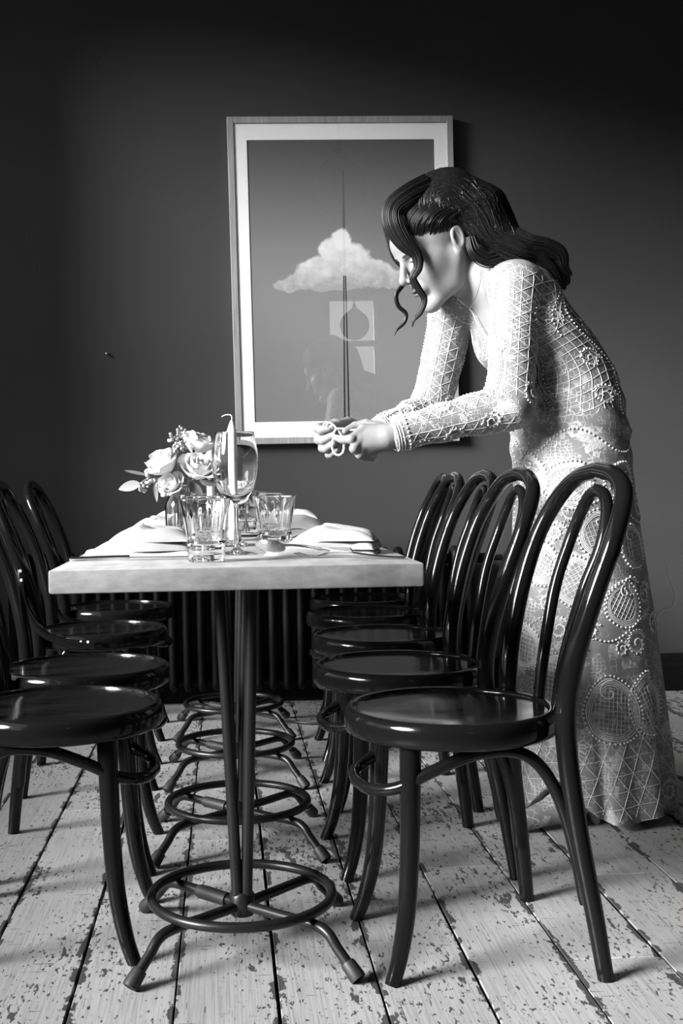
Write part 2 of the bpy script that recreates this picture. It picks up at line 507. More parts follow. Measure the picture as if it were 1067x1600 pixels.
# ------------------------------------------------------------------ radiator under the picture
r = tag(empty('radiator', (0.1, YW - .085, 0)), 'black cast iron column radiator against the dark wall', 'radiator')
x0, x1 = -.93, .955
n = int((x1 - x0) / .056)
sec = MB()
for s in (-1, 1):
    sec.add(tube([(0, s * .035, .10), (0, s * .035, .56)], .0165, 10, flat=1.15))
sec.add(tube(catmull([(0, -.035, .55), (0, -.03, .588), (0, 0, .60), (0, .03, .588), (0, .035, .55)], 5), .017, 10))
sec.add(tube(catmull([(0, -.035, .12), (0, -.03, .085), (0, 0, .075), (0, .03, .085), (0, .035, .12)], 5), .017, 10))
sec.add(lathe([(0, 0), (.02, 0), (.02, .05), (0, .05)], 12)) if False else None
s0 = sec.build('radiator_section', M['iron'], r, loc=(x0, 0, 0))
for i in range(1, n):
    link('radiator_section', s0.data, r, loc=(x0 + i * .056, 0, 0))
MB().add(tube([(x0 - .02, 0, .565), (x1 + .0, 0, .565)], .02, 10)).add(tube([(x0 - .02, 0, .1), (x1 + .0, 0, .1)], .02, 10)).build('header_pipe', M['iron'], r)
for xx in (x0, x0 + (n - 1) * .056):
    for s in (-1, 1):
        MB().add(tube([(xx, s * .035, .09), (xx, s * .042, 0)], [.016, .02], 10)).build('foot', M['iron'], r)
v = MB().add(tube([(x1 - .02, 0, .565), (x1 + .05, 0, .565)], .012, 10)).build('valve', M['iron'], r)
MB().add(tube([(x1 + .045, -.0, .565), (x1 + .075, 0, .565)], [.022, .02], 14)).build('valve_knob', M['chrome'], v)

# nail in the wall
tag(MB().add(tube([(-.455, YW + .01, 1.40), (-.455, YW - .012, 1.40)], [.004, .004], 8)).add(sphere((-.455, YW - .014, 1.40), .0065, 10, 6)).build('wall_nail', M['chrome']),
    'small pale nail head in the bare dark wall left of the picture', 'nail')

# cable on the floor beside the radiator
p = catmull([(.42, 4.40, .006), (.50, 4.30, .006), (.44, 4.15, .006), (.30, 4.12, .006), (.2, 4.2, .006), (.1, 4.33, .006)], 10)
tag(MB().add(tube(p, .005, 6)).build('power_cable', M['cable']), 'thin black cable lying on the boards below the radiator', 'cable')

# ------------------------------------------------------------------ framed picture
FX0, FX1, FZ0, FZ1 = .0438, .938, 1.031, 2.3155
fr = tag(empty('framed_picture', ((FX0 + FX1) / 2, YW, FZ0)), 'tall pale oak framed print of a cloud crossed by a thin spire', 'picture')
w, h = (FX1 - FX0) / 2, FZ1 - FZ0
SK = -.0105     # the frame hangs a touch out of square, as in the photograph
def sk(V): return [(x + SK * (z - h / 2) * (1 if True else 0), y, z) for x, y, z in V]
fw, fd = .026, .038
def rail(x0_, x1_, z0_, z1_, nm):
    V, F = box(x0_, x1_, -fd, -.002, z0_, z1_, .002, 1)
    mesh(nm, sk(V), F, M['oak'], fr, 30)
rail(-w, -w + fw, 0, h, 'frame_side'); rail(w - fw, w, 0, h, 'frame_side')
rail(-w + fw, w - fw, 0, fw, 'frame_rail'); rail(-w + fw, w - fw, h - fw, h, 'frame_rail')
V, F = box(-w + fw, w - fw, -.029, -.003, fw, h - fw); mesh('backing_board', sk(V), F, M['mount'], fr, 0)
mw, mt, mb = .050, .064, .062
# window mount as four strips, print inset
px0, px1, pz0, pz1 = -w + fw + mw, w - fw - mw, fw + mb, h - fw - mt
mm = MB()
for q in ((-w + fw, px0, fw, h - fw), (px1, w - fw, fw, h - fw), (px0, px1, fw, pz0), (px0, px1, pz1, h - fw)):
    mm.add(box(q[0], q[1], -.0325, -.0295, q[2], q[3]))
mm.v = sk(mm.v); mm.build('mount', M['mount'], fr, 0)

def m_print():
    m = mat('cloud_print', .3, .6, spec=.2); q = NT(m)
    o = q.obj(); sx = q.n('ShaderNodeSeparateXYZ'); q.l(o, sx.inputs[0]); X, Z = sx.outputs[0], sx.outputs[2]
    hh = pz1 - pz0
    t = q.math('DIVIDE', Z, hh)
    sky = q.ramp(t, (0, .215), (.45, .25), (.62, .235), (1, .105))
    # cloud: union of soft discs, displaced by noise
    nz = q.n('ShaderNodeTexNoise'); q.l(o, nz.inputs['Vector']); nz.inputs['Scale'].default_value = 13; nz.inputs['Detail'].default_value = 6; nz.inputs['Roughness'].default_value = .62
    sn = q.n('ShaderNodeSeparateXYZ'); q.l(nz.outputs['Color'], sn.inputs[0])
    xd = q.math('ADD', X, q.math('MULTIPLY', q.math('SUBTRACT', sn.outputs[0], .5), .085))
    zd = q.math('ADD', Z, q.math('MULTIPLY', q.math('SUBTRACT', sn.outputs[1], .5), .07))
    cl = None
    zb = hh * .478
    for (cx, cz, rx, rz) in ((-.012, .172, .046, .052), (-.035, .130, .075, .070), (.005, .10, .105, .085), (-.105, .062, .095, .060), (-.155, .03, .085, .042), (-.225, .008, .060, .022), (.085, .065, .115, .055), (.155, .035, .095, .042), (.20, .018, .07, .024), (-.01, .028, .20, .042)):
        dx = q.math('DIVIDE', q.math('SUBTRACT', xd, cx), rx); dz = q.math('DIVIDE', q.math('SUBTRACT', zd, zb + cz), rz)
        d2 = q.math('ADD', q.math('MULTIPLY', dx, dx), q.math('MULTIPLY', dz, dz))
        f_ = q.math('SUBTRACT', 1.0, d2)
        cl = f_ if cl is None else q.math('MAXIMUM', cl, f_)
    cm = q.ramp(cl, (-.05, 0), (.30, 1))
    n2 = q.noise(o, 20, 6, .65)
    body = q.ramp(q.math('ADD', q.math('MULTIPLY', n2, .5), q.math('MULTIPLY', q.math('SUBTRACT', Z, zb), 2.2)), (.25, .36), (.62, .80))
    c = q.mix(cm, sky, body)
    # spire: a thin needle widening towards the foot, with a pale middle
    hw = q.math('ADD', .0016, q.math('MULTIPLY', q.math('SUBTRACT', hh * .895, Z), .0105))
    ax = q.math('ABSOLUTE', q.math('ADD', X, -.002))
    inn = q.math('MULTIPLY', q.math('LESS_THAN', ax, hw), q.math('LESS_THAN', Z, hh * .895))
    core = q.math('LESS_THAN', ax, q.math('MULTIPLY', hw, .42))
    spc = q.mix(core, .018, .20)
    vis = q.mix(q.math('MULTIPLY', cm, q.math('GREATER_THAN', Z, zb + .045)), 1.0, .12)
    c = q.mix(q.math('MULTIPLY', inn, vis), c, spc)
    q.col(c)
    return m
V, F = box(px0, px1, -.0298, -.0291, 0, pz1 - pz0)
V = [(x + SK * (z + pz0 - h / 2), y, z) for x, y, z in V]
mesh('print', V, F, m_print(), fr, 0, loc=(0, 0, pz0))
V, F = box(-w + fw, w - fw, -.0365, -.0350, fw, h - fw); mesh('glazing', sk(V), F, M['pglass'], fr, 0)

# ------------------------------------------------------------------ tables
TW, TL, TH, TT = .5986, .64, .74, .038
TX, TY0 = .0179, 1.829
def make_table():
    r = empty('cafe_table', (0, 0, 0))
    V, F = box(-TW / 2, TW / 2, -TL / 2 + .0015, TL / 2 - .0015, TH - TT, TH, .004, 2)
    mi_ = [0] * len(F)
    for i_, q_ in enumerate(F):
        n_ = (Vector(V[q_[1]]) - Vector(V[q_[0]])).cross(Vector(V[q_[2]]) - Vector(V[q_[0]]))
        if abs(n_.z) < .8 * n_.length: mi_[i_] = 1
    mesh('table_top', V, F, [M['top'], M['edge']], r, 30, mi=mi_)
    MB().add(box(-.15, .15, -.15, .15, TH - TT - .008, TH - TT - .0005, .001, 1)).build('mounting_plate', M['steel'], r)
    for sx_ in (-1, 1):
        for sy_ in (-1, 1):
            MB().add(tube([(sx_ * .031, sy_ * .03, TH - TT - .004), (sx_ * .008, sy_ * .008, .078)], .0108, 14)).build('column_rod', M['steel'], r)
    MB().add(lathe([(0, .060), (.022, .060), (.024, .068), (.024, .098), (.019, .105), (0, .105)], 20)).build('hub', M['steel'], r)
    a = np.linspace(0, 2 * PI, 56, endpoint=False)
    MB().add(tube(np.stack([.170 * np.cos(a), .170 * np.sin(a), np.full(56, .099)], 1), .0095, 12, closed=True)).build('foot_ring', M['steel'], r)
    for sx_ in (-1, 1):
        for sy_ in (-1, 1):
            p = [(sx_ * .01, sy_ * .01, .078), (sx_ * .07, sy_ * .066, .079), (sx_ * .128, sy_ * .12, .08), (sx_ * .150, sy_ * .141, .072), (sx_ * .164, sy_ * .155, .052), (sx_ * .1985, sy_ * .188, .008)]
            p = np.concatenate([catmull(p[1:5], 6)[:], [p[5]]]); p = np.concatenate([[np.array((sx_ * .01, sy_ * .01, .078))], p])
            lg = MB().add(tube(p, .0098, 12)).build('leg', M['steel'], r)
            d = np.array(p[-1]) - np.array(p[-2]); d /= np.linalg.norm(d)
            e_ = np.array(p[-1])
            MB().add(tube([e_ - d * .034, e_ - d * .030, e_ - d * .006, e_ + d * .0], [.0125, .0135, .0150, .0140], 14)).build('rubber_tip', M['rubber'], lg)
            if sx_ < 0 and sy_ > 0:
                q0, q1 = np.array((-.028, .027, .078)), np.array((-.085, .08, .079))
                MB().add(tube([q0, q0 + (q1 - q0) * .9, q1], [.0135, .0135, .011], 12)).build('spoke_sleeve', M['rubber'], lg)
    return r
TLAB = ['pale wooden table nearest the camera with thick butcher block edge', 'second pale wooden table, joined behind the nearest one',
        'third pale wooden table in the row, behind two others', 'last pale wooden table in the row, nearest the radiator']
t0 = make_table()
TABLES = []
for i in range(4):
    o = t0 if i == 0 else copy_tree(t0)
    o.location = (TX, TY0 + TL / 2 + i * TL, 0)
    tag(o, TLAB[i], 'table', 'row of square cafe tables')
    TABLES.append(o)

# ------------------------------------------------------------------ bentwood chairs (local +x is the way the sitter faces)
def half_arch(pts, n=6):
    """mirror a path given from one foot to the top centre"""
    p = catmull(pts, n)
    q = p[:-1][::-1].copy(); q[:, 1] *= -1
    return np.concatenate([p, q])
def make_chair():
    r = empty('bentwood_chair', (0, 0, 0))
    # seat rim: bent ring with rounded top, panel set inside
    prof = [(.168, .412), (.188, .408), (.1955, .412), (.1975, .420), (.1975, .440), (.1950, .4505), (.1885, .4555), (.1815, .4545), (.1785, .4490), (.1785, .430), (.168, .428)]
    MB().add(lathe(prof, 64, close=True)).build('seat_rim', M['lacq'], r, 50)
    MB().add(lathe([(0, .4485), (.10, .4480), (.172, .4495), (.179, .4485), (.179, .432), (0, .432)], 64)).build('seat_panel', M['seat'], r, 50)
    H = half_arch([(-.216, .196, 0), (-.203, .184, .10), (-.177, .163, .28), (-.164, .152, .43), (-.174, .160, .54), (-.205, .176, .66), (-.243, .178, .765), (-.276, .148, .838), (-.289, .085, .874), (-.293, 0, .885)], 7)
    z = H[:, 2]
    rad = np.interp(z, [0, .12, .42, .6, .885], [.0145, .0165, .0190, .0180, .0160])
    MB().add(tube(H, rad, 14)).build('back_hoop', M['lacq'], r, 60)
    Hi = half_arch([(-.188, .046, .44), (-.203, .052, .54), (-.232, .068, .66), (-.264, .075, .745), (-.283, .060, .806), (-.290, .033, .838), (-.292, 0, .848)], 7)
    MB().add(tube(Hi, .0118, 12)).build('inner_hoop', M['lacq'], r, 60)
    for s in (-1, 1):
        p = catmull([(.106, s * .118, .425), (.109, s * .122, .33), (.113, s * .128, .22), (.122, s * .137, .12), (.138, s * .147, .045), (.154, s * .155, 0)], 5)
        MB().add(tube(p, np.interp(p[:, 2], [0, .1, .42], [.0135, .0160, .0195]), 14)).build('leg', M['lacq'], r, 60)
    Bp = half_arch([(-.190, .168, .125), (-.180, .160, .20), (-.155, .152, .30), (-.118, .149, .368), (-.07, .147, .396), (0, .142, .392), (.07, .136, .366), (.128, .115, .334), (.168, .07, .322), (.180, 0, .320)], 6)
    rb = np.full(len(Bp), .0112); rb[:3] = rb[-3:] = [.009, .0105, .011]
    MB().add(tube(Bp, rb, 12)).build('leg_brace', M['lacq'], r, 60)
    return r
ch0 = make_chair()
# facing -x (right hand row)
SPOTS = [
    (.412, 2.117, PI + .09, 'nearest black bentwood chair on the right, whole and in front of the bride gown'),
    (.393, 2.640, PI + .06, 'second black bentwood chair from the camera in the right row'),
    (.430, 3.165, PI + .03, 'third black bentwood chair from the camera in the right row'),
    (.455, 3.720, PI + .0, 'fourth black bentwood chair from the camera in the right row'),
    (.500, 4.170, PI - .06, 'last black bentwood chair in the right row, beside the radiator'),
    (-.326, 2.240, -.05, 'nearest black bentwood chair on the left, cut by the picture edge'),
    (-.335, 2.715, .0, 'second black bentwood chair from the camera in the left row'),
    (-.375, 3.440, .02, 'third black bentwood chair on the left, with a chipped curved hip brace'),
    (-.385, 4.080, .0, 'last black bentwood chair in the left row, nearest the back wall'),
]
SPOTS[0] = SPOTS[0][:3] + ('nearest black bentwood chair on the right, whole, in front of the white gown',)
CH = []
for i, (x, y, a_, lab) in enumerate(SPOTS):
    o = ch0 if i == 0 else copy_tree(ch0)
    o.location = (x, y, 0); o.rotation_euler = (0, 0, a_)
    tag(o, lab, 'chair', 'bentwood chairs along the tables')
    CH.append(o)
for s in (-1, 1):
    p = catmull([(-.207, s * .178, .66), (-.202, s * .190, .60), (-.185, s * .200, .53), (-.14, s * .209, .465), (-.07, s * .215, .438), (.0, s * .212, .432)], 7)
    hb = MB().add(tube(p, np.linspace(.0095, .0125, len(p)), 12)).build('hip_brace', M['lacq'], CH[7], 60)
    if s < 0:
        for (i0, off) in ((3, .006), (6, .006), (len(p) - 5, .005), (len(p) - 3, .007)):
            MB().add(sphere(p[i0] + np.array((.002, s * off, .006)), .0055, 6, 4)).build('bare_wood_chip', M['bare'], hb)
# ------------------------------------------------------------------ table settings
TZ = TH + .0003
POS = ['nearest the camera', 'second from the camera', 'third from the camera', 'farthest from the camera']
def napkin_mesh(seed, L=.25, Wd=.15, Hh=.030):
    """a loosely folded cloth: leaves of linen lying on each other, each with its rounded fold along one side"""
    rg = np.random.RandomState(seed)
    mb = MB(); nx, ny = 30, 22
    z0 = 0.0; nl_ = 3
    for k in range(nl_):
        ph = rg.uniform(0, 6.28, 8)
        u = np.linspace(-1, 1, nx); v = np.linspace(-1, 1, ny)
        U, Vv = np.meshgrid(u, v, indexing='ij')
        t_ = Hh * (.22, .34, .52)[k]
        e = (9.0, 6.0, 3.2)[k]
        body = np.clip(1 - np.abs(U) ** e, 0, 1) ** .5 * np.clip(1 - np.abs(Vv) ** e, 0, 1) ** .5
        wr = .16 * np.sin(2.4 * U + 1.2 * Vv + ph[0]) + .10 * np.sin(5 * U - 3 * Vv + ph[1])
        cr = -.34 * np.exp(-((Vv - .5 * U + .5 * np.sin(ph[2])) / .07) ** 2) - .28 * np.exp(-((Vv + .8 * U + .4 * np.sin(ph[3])) / .05) ** 2) + .20 * np.exp(-((Vv - .3 * U - .3) / .16) ** 2)
        # the cloth sags towards one end, where it is only one leaf thick
        sag = 1 - .75 * np.clip((-U - .15), 0, 1) * (k > 0)
        top_ = z0 * sag + t_ * body * (1 + wr + cr) * (.55 + .45 * sag)
        bot_ = z0 * sag * (1 - .0) + 0 * U
        sc1, sc2 = 1 - .09 * k + rg.uniform(-.03, .03), 1 - .13 * k + rg.uniform(-.03, .03)
        X_ = (U * (1 + .04 * np.sin(2 * Vv + ph[5]))) * L / 2 * sc1; Y_ = (Vv + .07 * np.sin(2.2 * U + ph[6])) * Wd / 2 * sc2
        an = rg.uniform(-.09, .09); ca, sa = math.cos(an), math.sin(an)
        ox, oy = L * .05 * k * rg.uniform(.2, 1), Wd * rg.uniform(-.06, .04)
        Xr = X_ * ca - Y_ * sa + ox; Yr = X_ * sa + Y_ * ca + oy
        tp = np.stack([Xr, Yr, np.maximum(top_, bot_ + .0008)], -1).reshape(-1, 3); bt = np.stack([Xr, Yr, bot_ + (.0002 if k else 0)], -1).reshape(-1, 3)
        n = nx * ny; F = []
        for i in range(nx - 1):
            for j in range(ny - 1):
                a = i * ny + j; F.append((a, a + ny, a + ny + 1, a + 1)); F.append((n + a, n + a + 1, n + a + ny + 1, n + a + ny))
        for i in range(nx - 1):
            a, b_ = i * ny, (i + 1) * ny; F.append((a, n + a, n + b_, b_))
            a, b_ = i * ny + ny - 1, (i + 1) * ny + ny - 1; F.append((a, b_, n + b_, n + a))
        for j in range(ny - 1):
            a = j; F.append((a, a + 1, n + a + 1, n + a))
            a = (nx - 1) * ny + j; F.append((a, n + a, n + a + 1, a + 1))
        mb.add((np.concatenate([tp, bt]), F))
        z0 += t_ * .86
    return mb

def sweep_flat(st, th, crowned=.0006):
    """stations (x, z, halfwidth): a flat bar along x with slightly crowned top"""
    V = []; F = []
    for (x, z, w_) in st:
        V += [(x, -w_, z), (x, -w_ * .5, z + th * .5 + crowned), (x, w_ * .5, z + th * .5 + crowned), (x, w_, z), (x, w_ * .5, z - th * .5), (x, -w_ * .5, z - th * .5)]
    n = len(st)
    for i in range(n - 1):
        for k in range(6):
            k2 = (k + 1) % 6
            F.append((i * 6 + k, (i + 1) * 6 + k, (i + 1) * 6 + k2, i * 6 + k2))
    F.append(tuple(range(6))); F.append(tuple((n - 1) * 6 + k for k in range(5, -1, -1)))
    return V, F
def dens(st, n=6):
    return [tuple(p) for p in catmull(st, n)]
def knife_mesh():
    b = MB()
    b.add(sweep_flat(dens([(0, .004, .007), (.012, .004, .0092), (.05, .0045, .0075), (.088, .005, .0062), (.098, .005, .0085), (.106, .005, .006)]), .006))
    b.add(sweep_flat(dens([(.104, .005, .0055), (.115, .0048, .008), (.16, .0045, .0092), (.20, .004, .0088), (.222, .0036, .006), (.230, .0034, .0012)]), .0018, .0002))
    return b
def fork_mesh():
    b = MB()
    b.add(sweep_flat(dens([(0, .003, .0085), (.012, .003, .0098), (.05, .0045, .0065), (.09, .009, .0042), (.115, .0115, .0038), (.135, .0105, .0052), (.150, .0065, .0115), (.160, .0042, .0128)]), .0028))
    for k in range(4):
        y = (k - 1.5) * .0066
        P = catmull([(.156, y, .0048), (.170, y * 1.02, .0028), (.186, y, .0036), (.203, y * .96, .0085)], 4)
        b.add(tube(P, np.linspace(.0023, .0012, len(P)), 6, flat=.6))
    return b
def spoon_mesh():
    b = MB()
    b.add(sweep_flat(dens([(0, .003, .0080), (.012, .003, .0095), (.05, .0045, .0060), (.09, .009, .0040), (.120, .0115, .0036), (.137, .0105, .0050)]), .0028))
    V = []; F = []; nu, nv = 9, 20
    for layer in (0, 1):
        for i in range(nu):
            for j in range(nv):
                rr = i / (nu - 1); a = 2 * PI * j / nv
                ex = .030 * rr * math.cos(a); ey = .0205 * rr * math.sin(a) * (1 - .12 * math.cos(a))
                V.append((.163 + ex, ey, .0100 - .0088 * (1 - rr ** 2) - .0012 * layer + .0006 * 0))
    for layer in (0, 1):
        o_ = layer * nu * nv
        for i in range(nu - 1):
            for j in range(nv):
                j2 = (j + 1) % nv
                q = (o_ + i * nv + j, o_ + i * nv + j2, o_ + (i + 1) * nv + j2, o_ + (i + 1) * nv + j)
                F.append(q if layer else q[::-1])
    for j in range(nv):
        j2 = (j + 1) % nv
        F.append(((nu - 1) * nv + j, (nu - 1) * nv + j2, nu * nv + (nu - 1) * nv + j2, nu * nv + (nu - 1) * nv + j))
    b.add((V, F))
    return b
KN, FK, SP = knife_mesh(), fork_mesh(), spoon_mesh()
me_k = KN.build('table_knife', M['silver'], smooth=50); me_f = FK.build('table_fork', M['silver'], smooth=50); me_s = SP.build('dessert_spoon', M['silver'], smooth=50)
first = {'table_knife': me_k, 'table_fork': me_f, 'dessert_spoon': me_s}; used = set()
def cutlery(kind, x, y, rz, label, group, z=None, ry=0.0):
    o = first[kind] if kind not in used else None
    if o is None:
        o = first[kind].copy(); COL.objects.link(o)
    used.add(kind)
    o.location = (x, y, TZ if z is None else z); o.rotation_euler = (ry, 0, rz)
    return tag(o, label, kind.split('_')[1], group)
rg = random.Random(3); SPR = .6
for i in range(4):
    yb = 2.05 + .64 * i
    nl = napkin_mesh(10 + i, .205, .19, .056).build('folded_napkin', M['linen'], smooth=70, loc=(-.160 + rg.uniform(-.01, .01), yb + .15, TZ), rot=(0, 0, .06 + rg.uniform(-.06, .06)))
    tag(nl, 'folded white linen napkin on the left side of the tables, %s' % POS[i], 'napkin', 'folded napkins on the tables')
    nr = napkin_mesh(30 + i, .20, .15, .050).build('folded_napkin', M['linen'], smooth=70, loc=(.187 + rg.uniform(-.006, .006), yb + .095, TZ), rot=(0, 0, -.22 + PI if i % 2 else -.16))
    tag(nr, 'folded white linen napkin on the right side of the tables, %s' % POS[i], 'napkin', 'folded napkins on the tables')
    cutlery('table_knife', -.277, yb + .005, .0 + rg.uniform(-.02, .02), 'silver knife before the left napkin, %s' % POS[i], 'knives on the tables')
    cutlery('table_fork', -.277, yb + .305, rg.uniform(-.03, .03), 'silver fork behind the left napkin, %s' % POS[i], 'forks on the tables')
    if i == 0:
        cutlery('table_fork', .300, 1.925, PI - .52, 'silver fork slanting across the near right table corner against a napkin', 'forks on the tables')
        cutlery('dessert_spoon', .215, 1.965, PI - .56, 'silver spoon with its round bowl before the right tumbler', 'spoons on the tables', TZ + .012, SPR)
    else:
        cutlery('table_fork', .308, yb - .04, PI - .1 + rg.uniform(-.05, .05), 'silver fork before the right napkin, %s' % POS[i], 'forks on the tables')
    cutlery('table_knife', .309, yb + .255, PI + rg.uniform(-.04, .04), 'silver knife behind the right napkin, %s' % POS[i], 'knives on the tables')

# glasses
def tumbler_mesh():
    def fac(a, z):
        # flutes between foot band and rim
        t = min(1, max(0, (z - .036) / .012)) * min(1, max(0, (.098 - z) / .02))
        c = (a * 10 / (2 * PI)) % 1.0 - .5
        flat = math.cos(PI / 10) / math.cos(c * 2 * PI / 10)
        return 1 + t * (flat - 1) * .9
    Ho = .108
    outer = [(0, 0), (.026, 0), (.0300, .0015), (.0312, .004), (.0312, .018), (.0298, .0205), (.0318, .023), (.0325, .034), (.0312, .0365), (.0330, .039)] + [(.0330 + (.0432 - .0330) * t, .039 + (.1055 - .039) * t) for t in np.linspace(.08, 1, 12)] + [(.0431, .1073), (.0422, .108), (.0413, .1072)]
    inner = [(.0412 - (.0412 - .0295) * t, .105 - (.105 - .036) * t) for t in np.linspace(0, 1, 10)] + [(.0275, .0315), (.020, .029), (0, .0285)]
    b = MB(); nO = len(outer)
    v1, f1 = lathe(outer, 60, fac)
    v2, f2 = lathe([outer[-1]] + inner, 60)
    b.add((v1, f1)); b.add((v2, f2))
    return b
def weld(o, d=1e-5):
    bm = bmesh.new(); bm.from_mesh(o.data); bmesh.ops.remove_doubles(bm, verts=bm.verts, dist=d); bmesh.ops.recalc_face_normals(bm, faces=bm.faces); bm.to_mesh(o.data); bm.free()
    o.data.polygons.foreach_set('use_smooth', [True] * len(o.data.polygons)); o.data.set_sharp_from_angle(angle=math.radians(38))
    return o
tb = weld(tumbler_mesh().build('tumbler', M['glass'], smooth=38))
TUM = [(-.033, 1.962, 'heavy fluted glass tumbler at the front edge of the near table'),
       (.098, 2.262, 'fluted glass tumbler before the right napkin, beside the spoon bowl'),
       (.115, 2.965, 'glass tumbler half hidden behind the right front tumbler'),
       (-.048, 2.47, 'glass tumbler between the flower bottle and the front tumbler'),
       (-.06, 3.2, 'glass tumbler on the third table, left of its middle'), (.10, 3.61, 'glass tumbler on the third table, right of its middle'),
       (-.06, 3.85, 'glass tumbler on the last table, left of its middle'), (.10, 4.25, 'glass tumbler on the last table, right of its middle')]
for i, (x, y, lab) in enumerate(TUM):
    o = tb if i == 0 else tb.copy()
    if i: COL.objects.link(o)
    o.location = (x, y, TZ); o.rotation_euler = (0, 0, i * .7 + .2)
    tag(o, lab, 'glass', 'fluted glass tumblers')
def wine_mesh():
    out = [(0, 0), (.030, 0), (.0345, .0008), (.0350, .0020), (.031, .0032), (.018, .0055), (.008, .010), (.0048, .018), (.0040, .04), (.0040, .075), (.0048, .092), (.0085, .100), (.020, .107), (.031, .118), (.0385, .134), (.0425, .152), (.0436, .168), (.0425, .188), (.0395, .208), (.0362, .2265), (.0356, .2275), (.0350, .2265)]
    inn = [(.0383, .208), (.0413, .188), (.0424, .168), (.0413, .152), (.0372, .1345), (.0295, .119), (.018, .1095), (.007, .1055), (0, .105)]
    def sm(p, n=3): return [tuple(q) for q in catmull(p, n)]
    b = MB(); o_ = out[:4] + sm(out[4:]); i_ = sm([out[-1]] + inn)
    o_ = [(max(r, 0), z) for r, z in o_]; i_ = [(max(r, 0), z) for r, z in i_]
    b.add(lathe(o_, 56)); b.add(lathe(i_, 56))
    return b
wg = weld(wine_mesh().build('wine_glass', M['glass'], smooth=38, loc=(.021, 2.158, TZ)))
wg.data.set_sharp_from_angle(angle=math.radians(70))
tag(wg, 'tall stemmed wine glass standing before the white candle', 'wine glass')

# candles in low glass holders
def candle(x, y, top, label, hl, wickdir=-1):
    h0 = tag(empty('candle_holder', (x, y, TZ)), hl, 'candle holder', 'low candle holders')
    o = MB().add(lathe([(0, 0), (.028, 0), (.030, .003), (.028, .008), (.0165, .014), (.0150, .022), (.0165, .034), (.0155, .036), (.0122, .035), (.0115, .012), (0, .011)], 32)).build('socket', M['glass'], h0)
    weld(o)
    c = tag(empty('taper_candle', (x, y, TZ + .0116)), label, 'candle', 'white taper candles')
    hgt = top - TZ - .0116
    MB().add(lathe([(0, 0), (.0108, 0), (.0108, hgt - .004), (.0100, hgt + .002), (.0065, hgt + .012), (.003, hgt + .021), (0, hgt + .023)], 24)).build('wax_body', M['wax'], c, 60)
    if wickdir:
        P = catmull([(0, 0, hgt + .018), (.0005, 0, hgt + .030), (-.004, 0, hgt + .034), (-.014 , 0, hgt + .0335), (-.021, 0, hgt + .030)], 5)
        MB().add(tube(P, np.linspace(.0016, .0012, len(P)), 6)).build('wick', M['wick'], c)
candle(.018, 2.45, .985, 'white taper candle with a bent wick, seen through the wine glass', 'low glass holder under the bent wick candle', -1)
candle(-.038, 3.2, .985, 'white taper candle farther back, right of the roses', 'low glass holder under the farther candle', 0)

# ------------------------------------------------------------------ flowers
def bottle(x, y, H_, rb, rn, label):
    r = tag(empty('bottle_vase', (x, y, TZ)), label, 'vase', 'small glass vases')
    t = .0026
    out = [(0, 0), (rb * .85, 0), (rb, .004), (rb, H_ * .60), (rb * .98, H_ * .68), (rb * .86, H_ * .76), (rn, H_ * .82), (rn, H_ * .96), (rn + .002, H_ * .98), (rn + .001, H_), (rn - t, H_)]
    inn = [(rn - t, H_ * .82), (rb * .80, H_ * .745), (rb - t, H_ * .67), (rb - t, .01), (rb * .7, .007), (0, .007)]
    b = MB().add(lathe(out, 40)).add(lathe([out[-1]] + inn, 40))
    weld(b.build('bottle', M['glass'], r))
    MB().add(lathe([(0, .0075), (rb - t - .0008, .0105), (rb - t - .0008, H_ * .52), (0, H_ * .52)], 40)).build('water', M['water'], r)
    return r
def petal_mesh(R_, h_, wd, curl, seed):
    V = []; F = []; nu, nv = 6, 7
    rg_ = random.Random(seed); p1, p2 = rg_.uniform(0, 6), rg_.uniform(0, 6)
    for i in range(nu):
        t = i / (nu - 1)
        for j in range(nv):
            s = j / (nv - 1) * 2 - 1
            wloc = wd * (math.sin(min(1, t * 1.25 + .12) * PI / 2) ** .8) * (1 - .25 * max(0, t - .7) / .3 * abs(s))
            a = s * wloc
            rad = R_ * (.25 + .75 * math.sin(min(t * 1.3, 1) * PI / 2)) + curl * max(0, t - .62) ** 1.5 * 2.2 * (.6 + .4 * abs(s))
            rad += .0025 * math.sin(3 * s + p1) * t
            z = h_ * t * (1 - .14 * s * s * t) + .002 * math.sin(4 * s + p2) * t - curl * .5 * max(0, t - .8) * 3
            V.append((rad * math.cos(a), rad * math.sin(a), z))
    for i in range(nu - 1):
        for j in range(nv - 1):
            a = i * nv + j; F.append((a, a + nv, a + nv + 1, a + 1))
    return V, F
PET = []
for k, (R_, h_, wd, curl) in enumerate(((.009, .046, 1.3, -.003), (.017, .046, 1.05, .002), (.025, .044, .85, .010), (.031, .036, .75, .020))):
    V, F = petal_mesh(R_, h_, wd, curl, k); PET.append((V, F))
PME = []
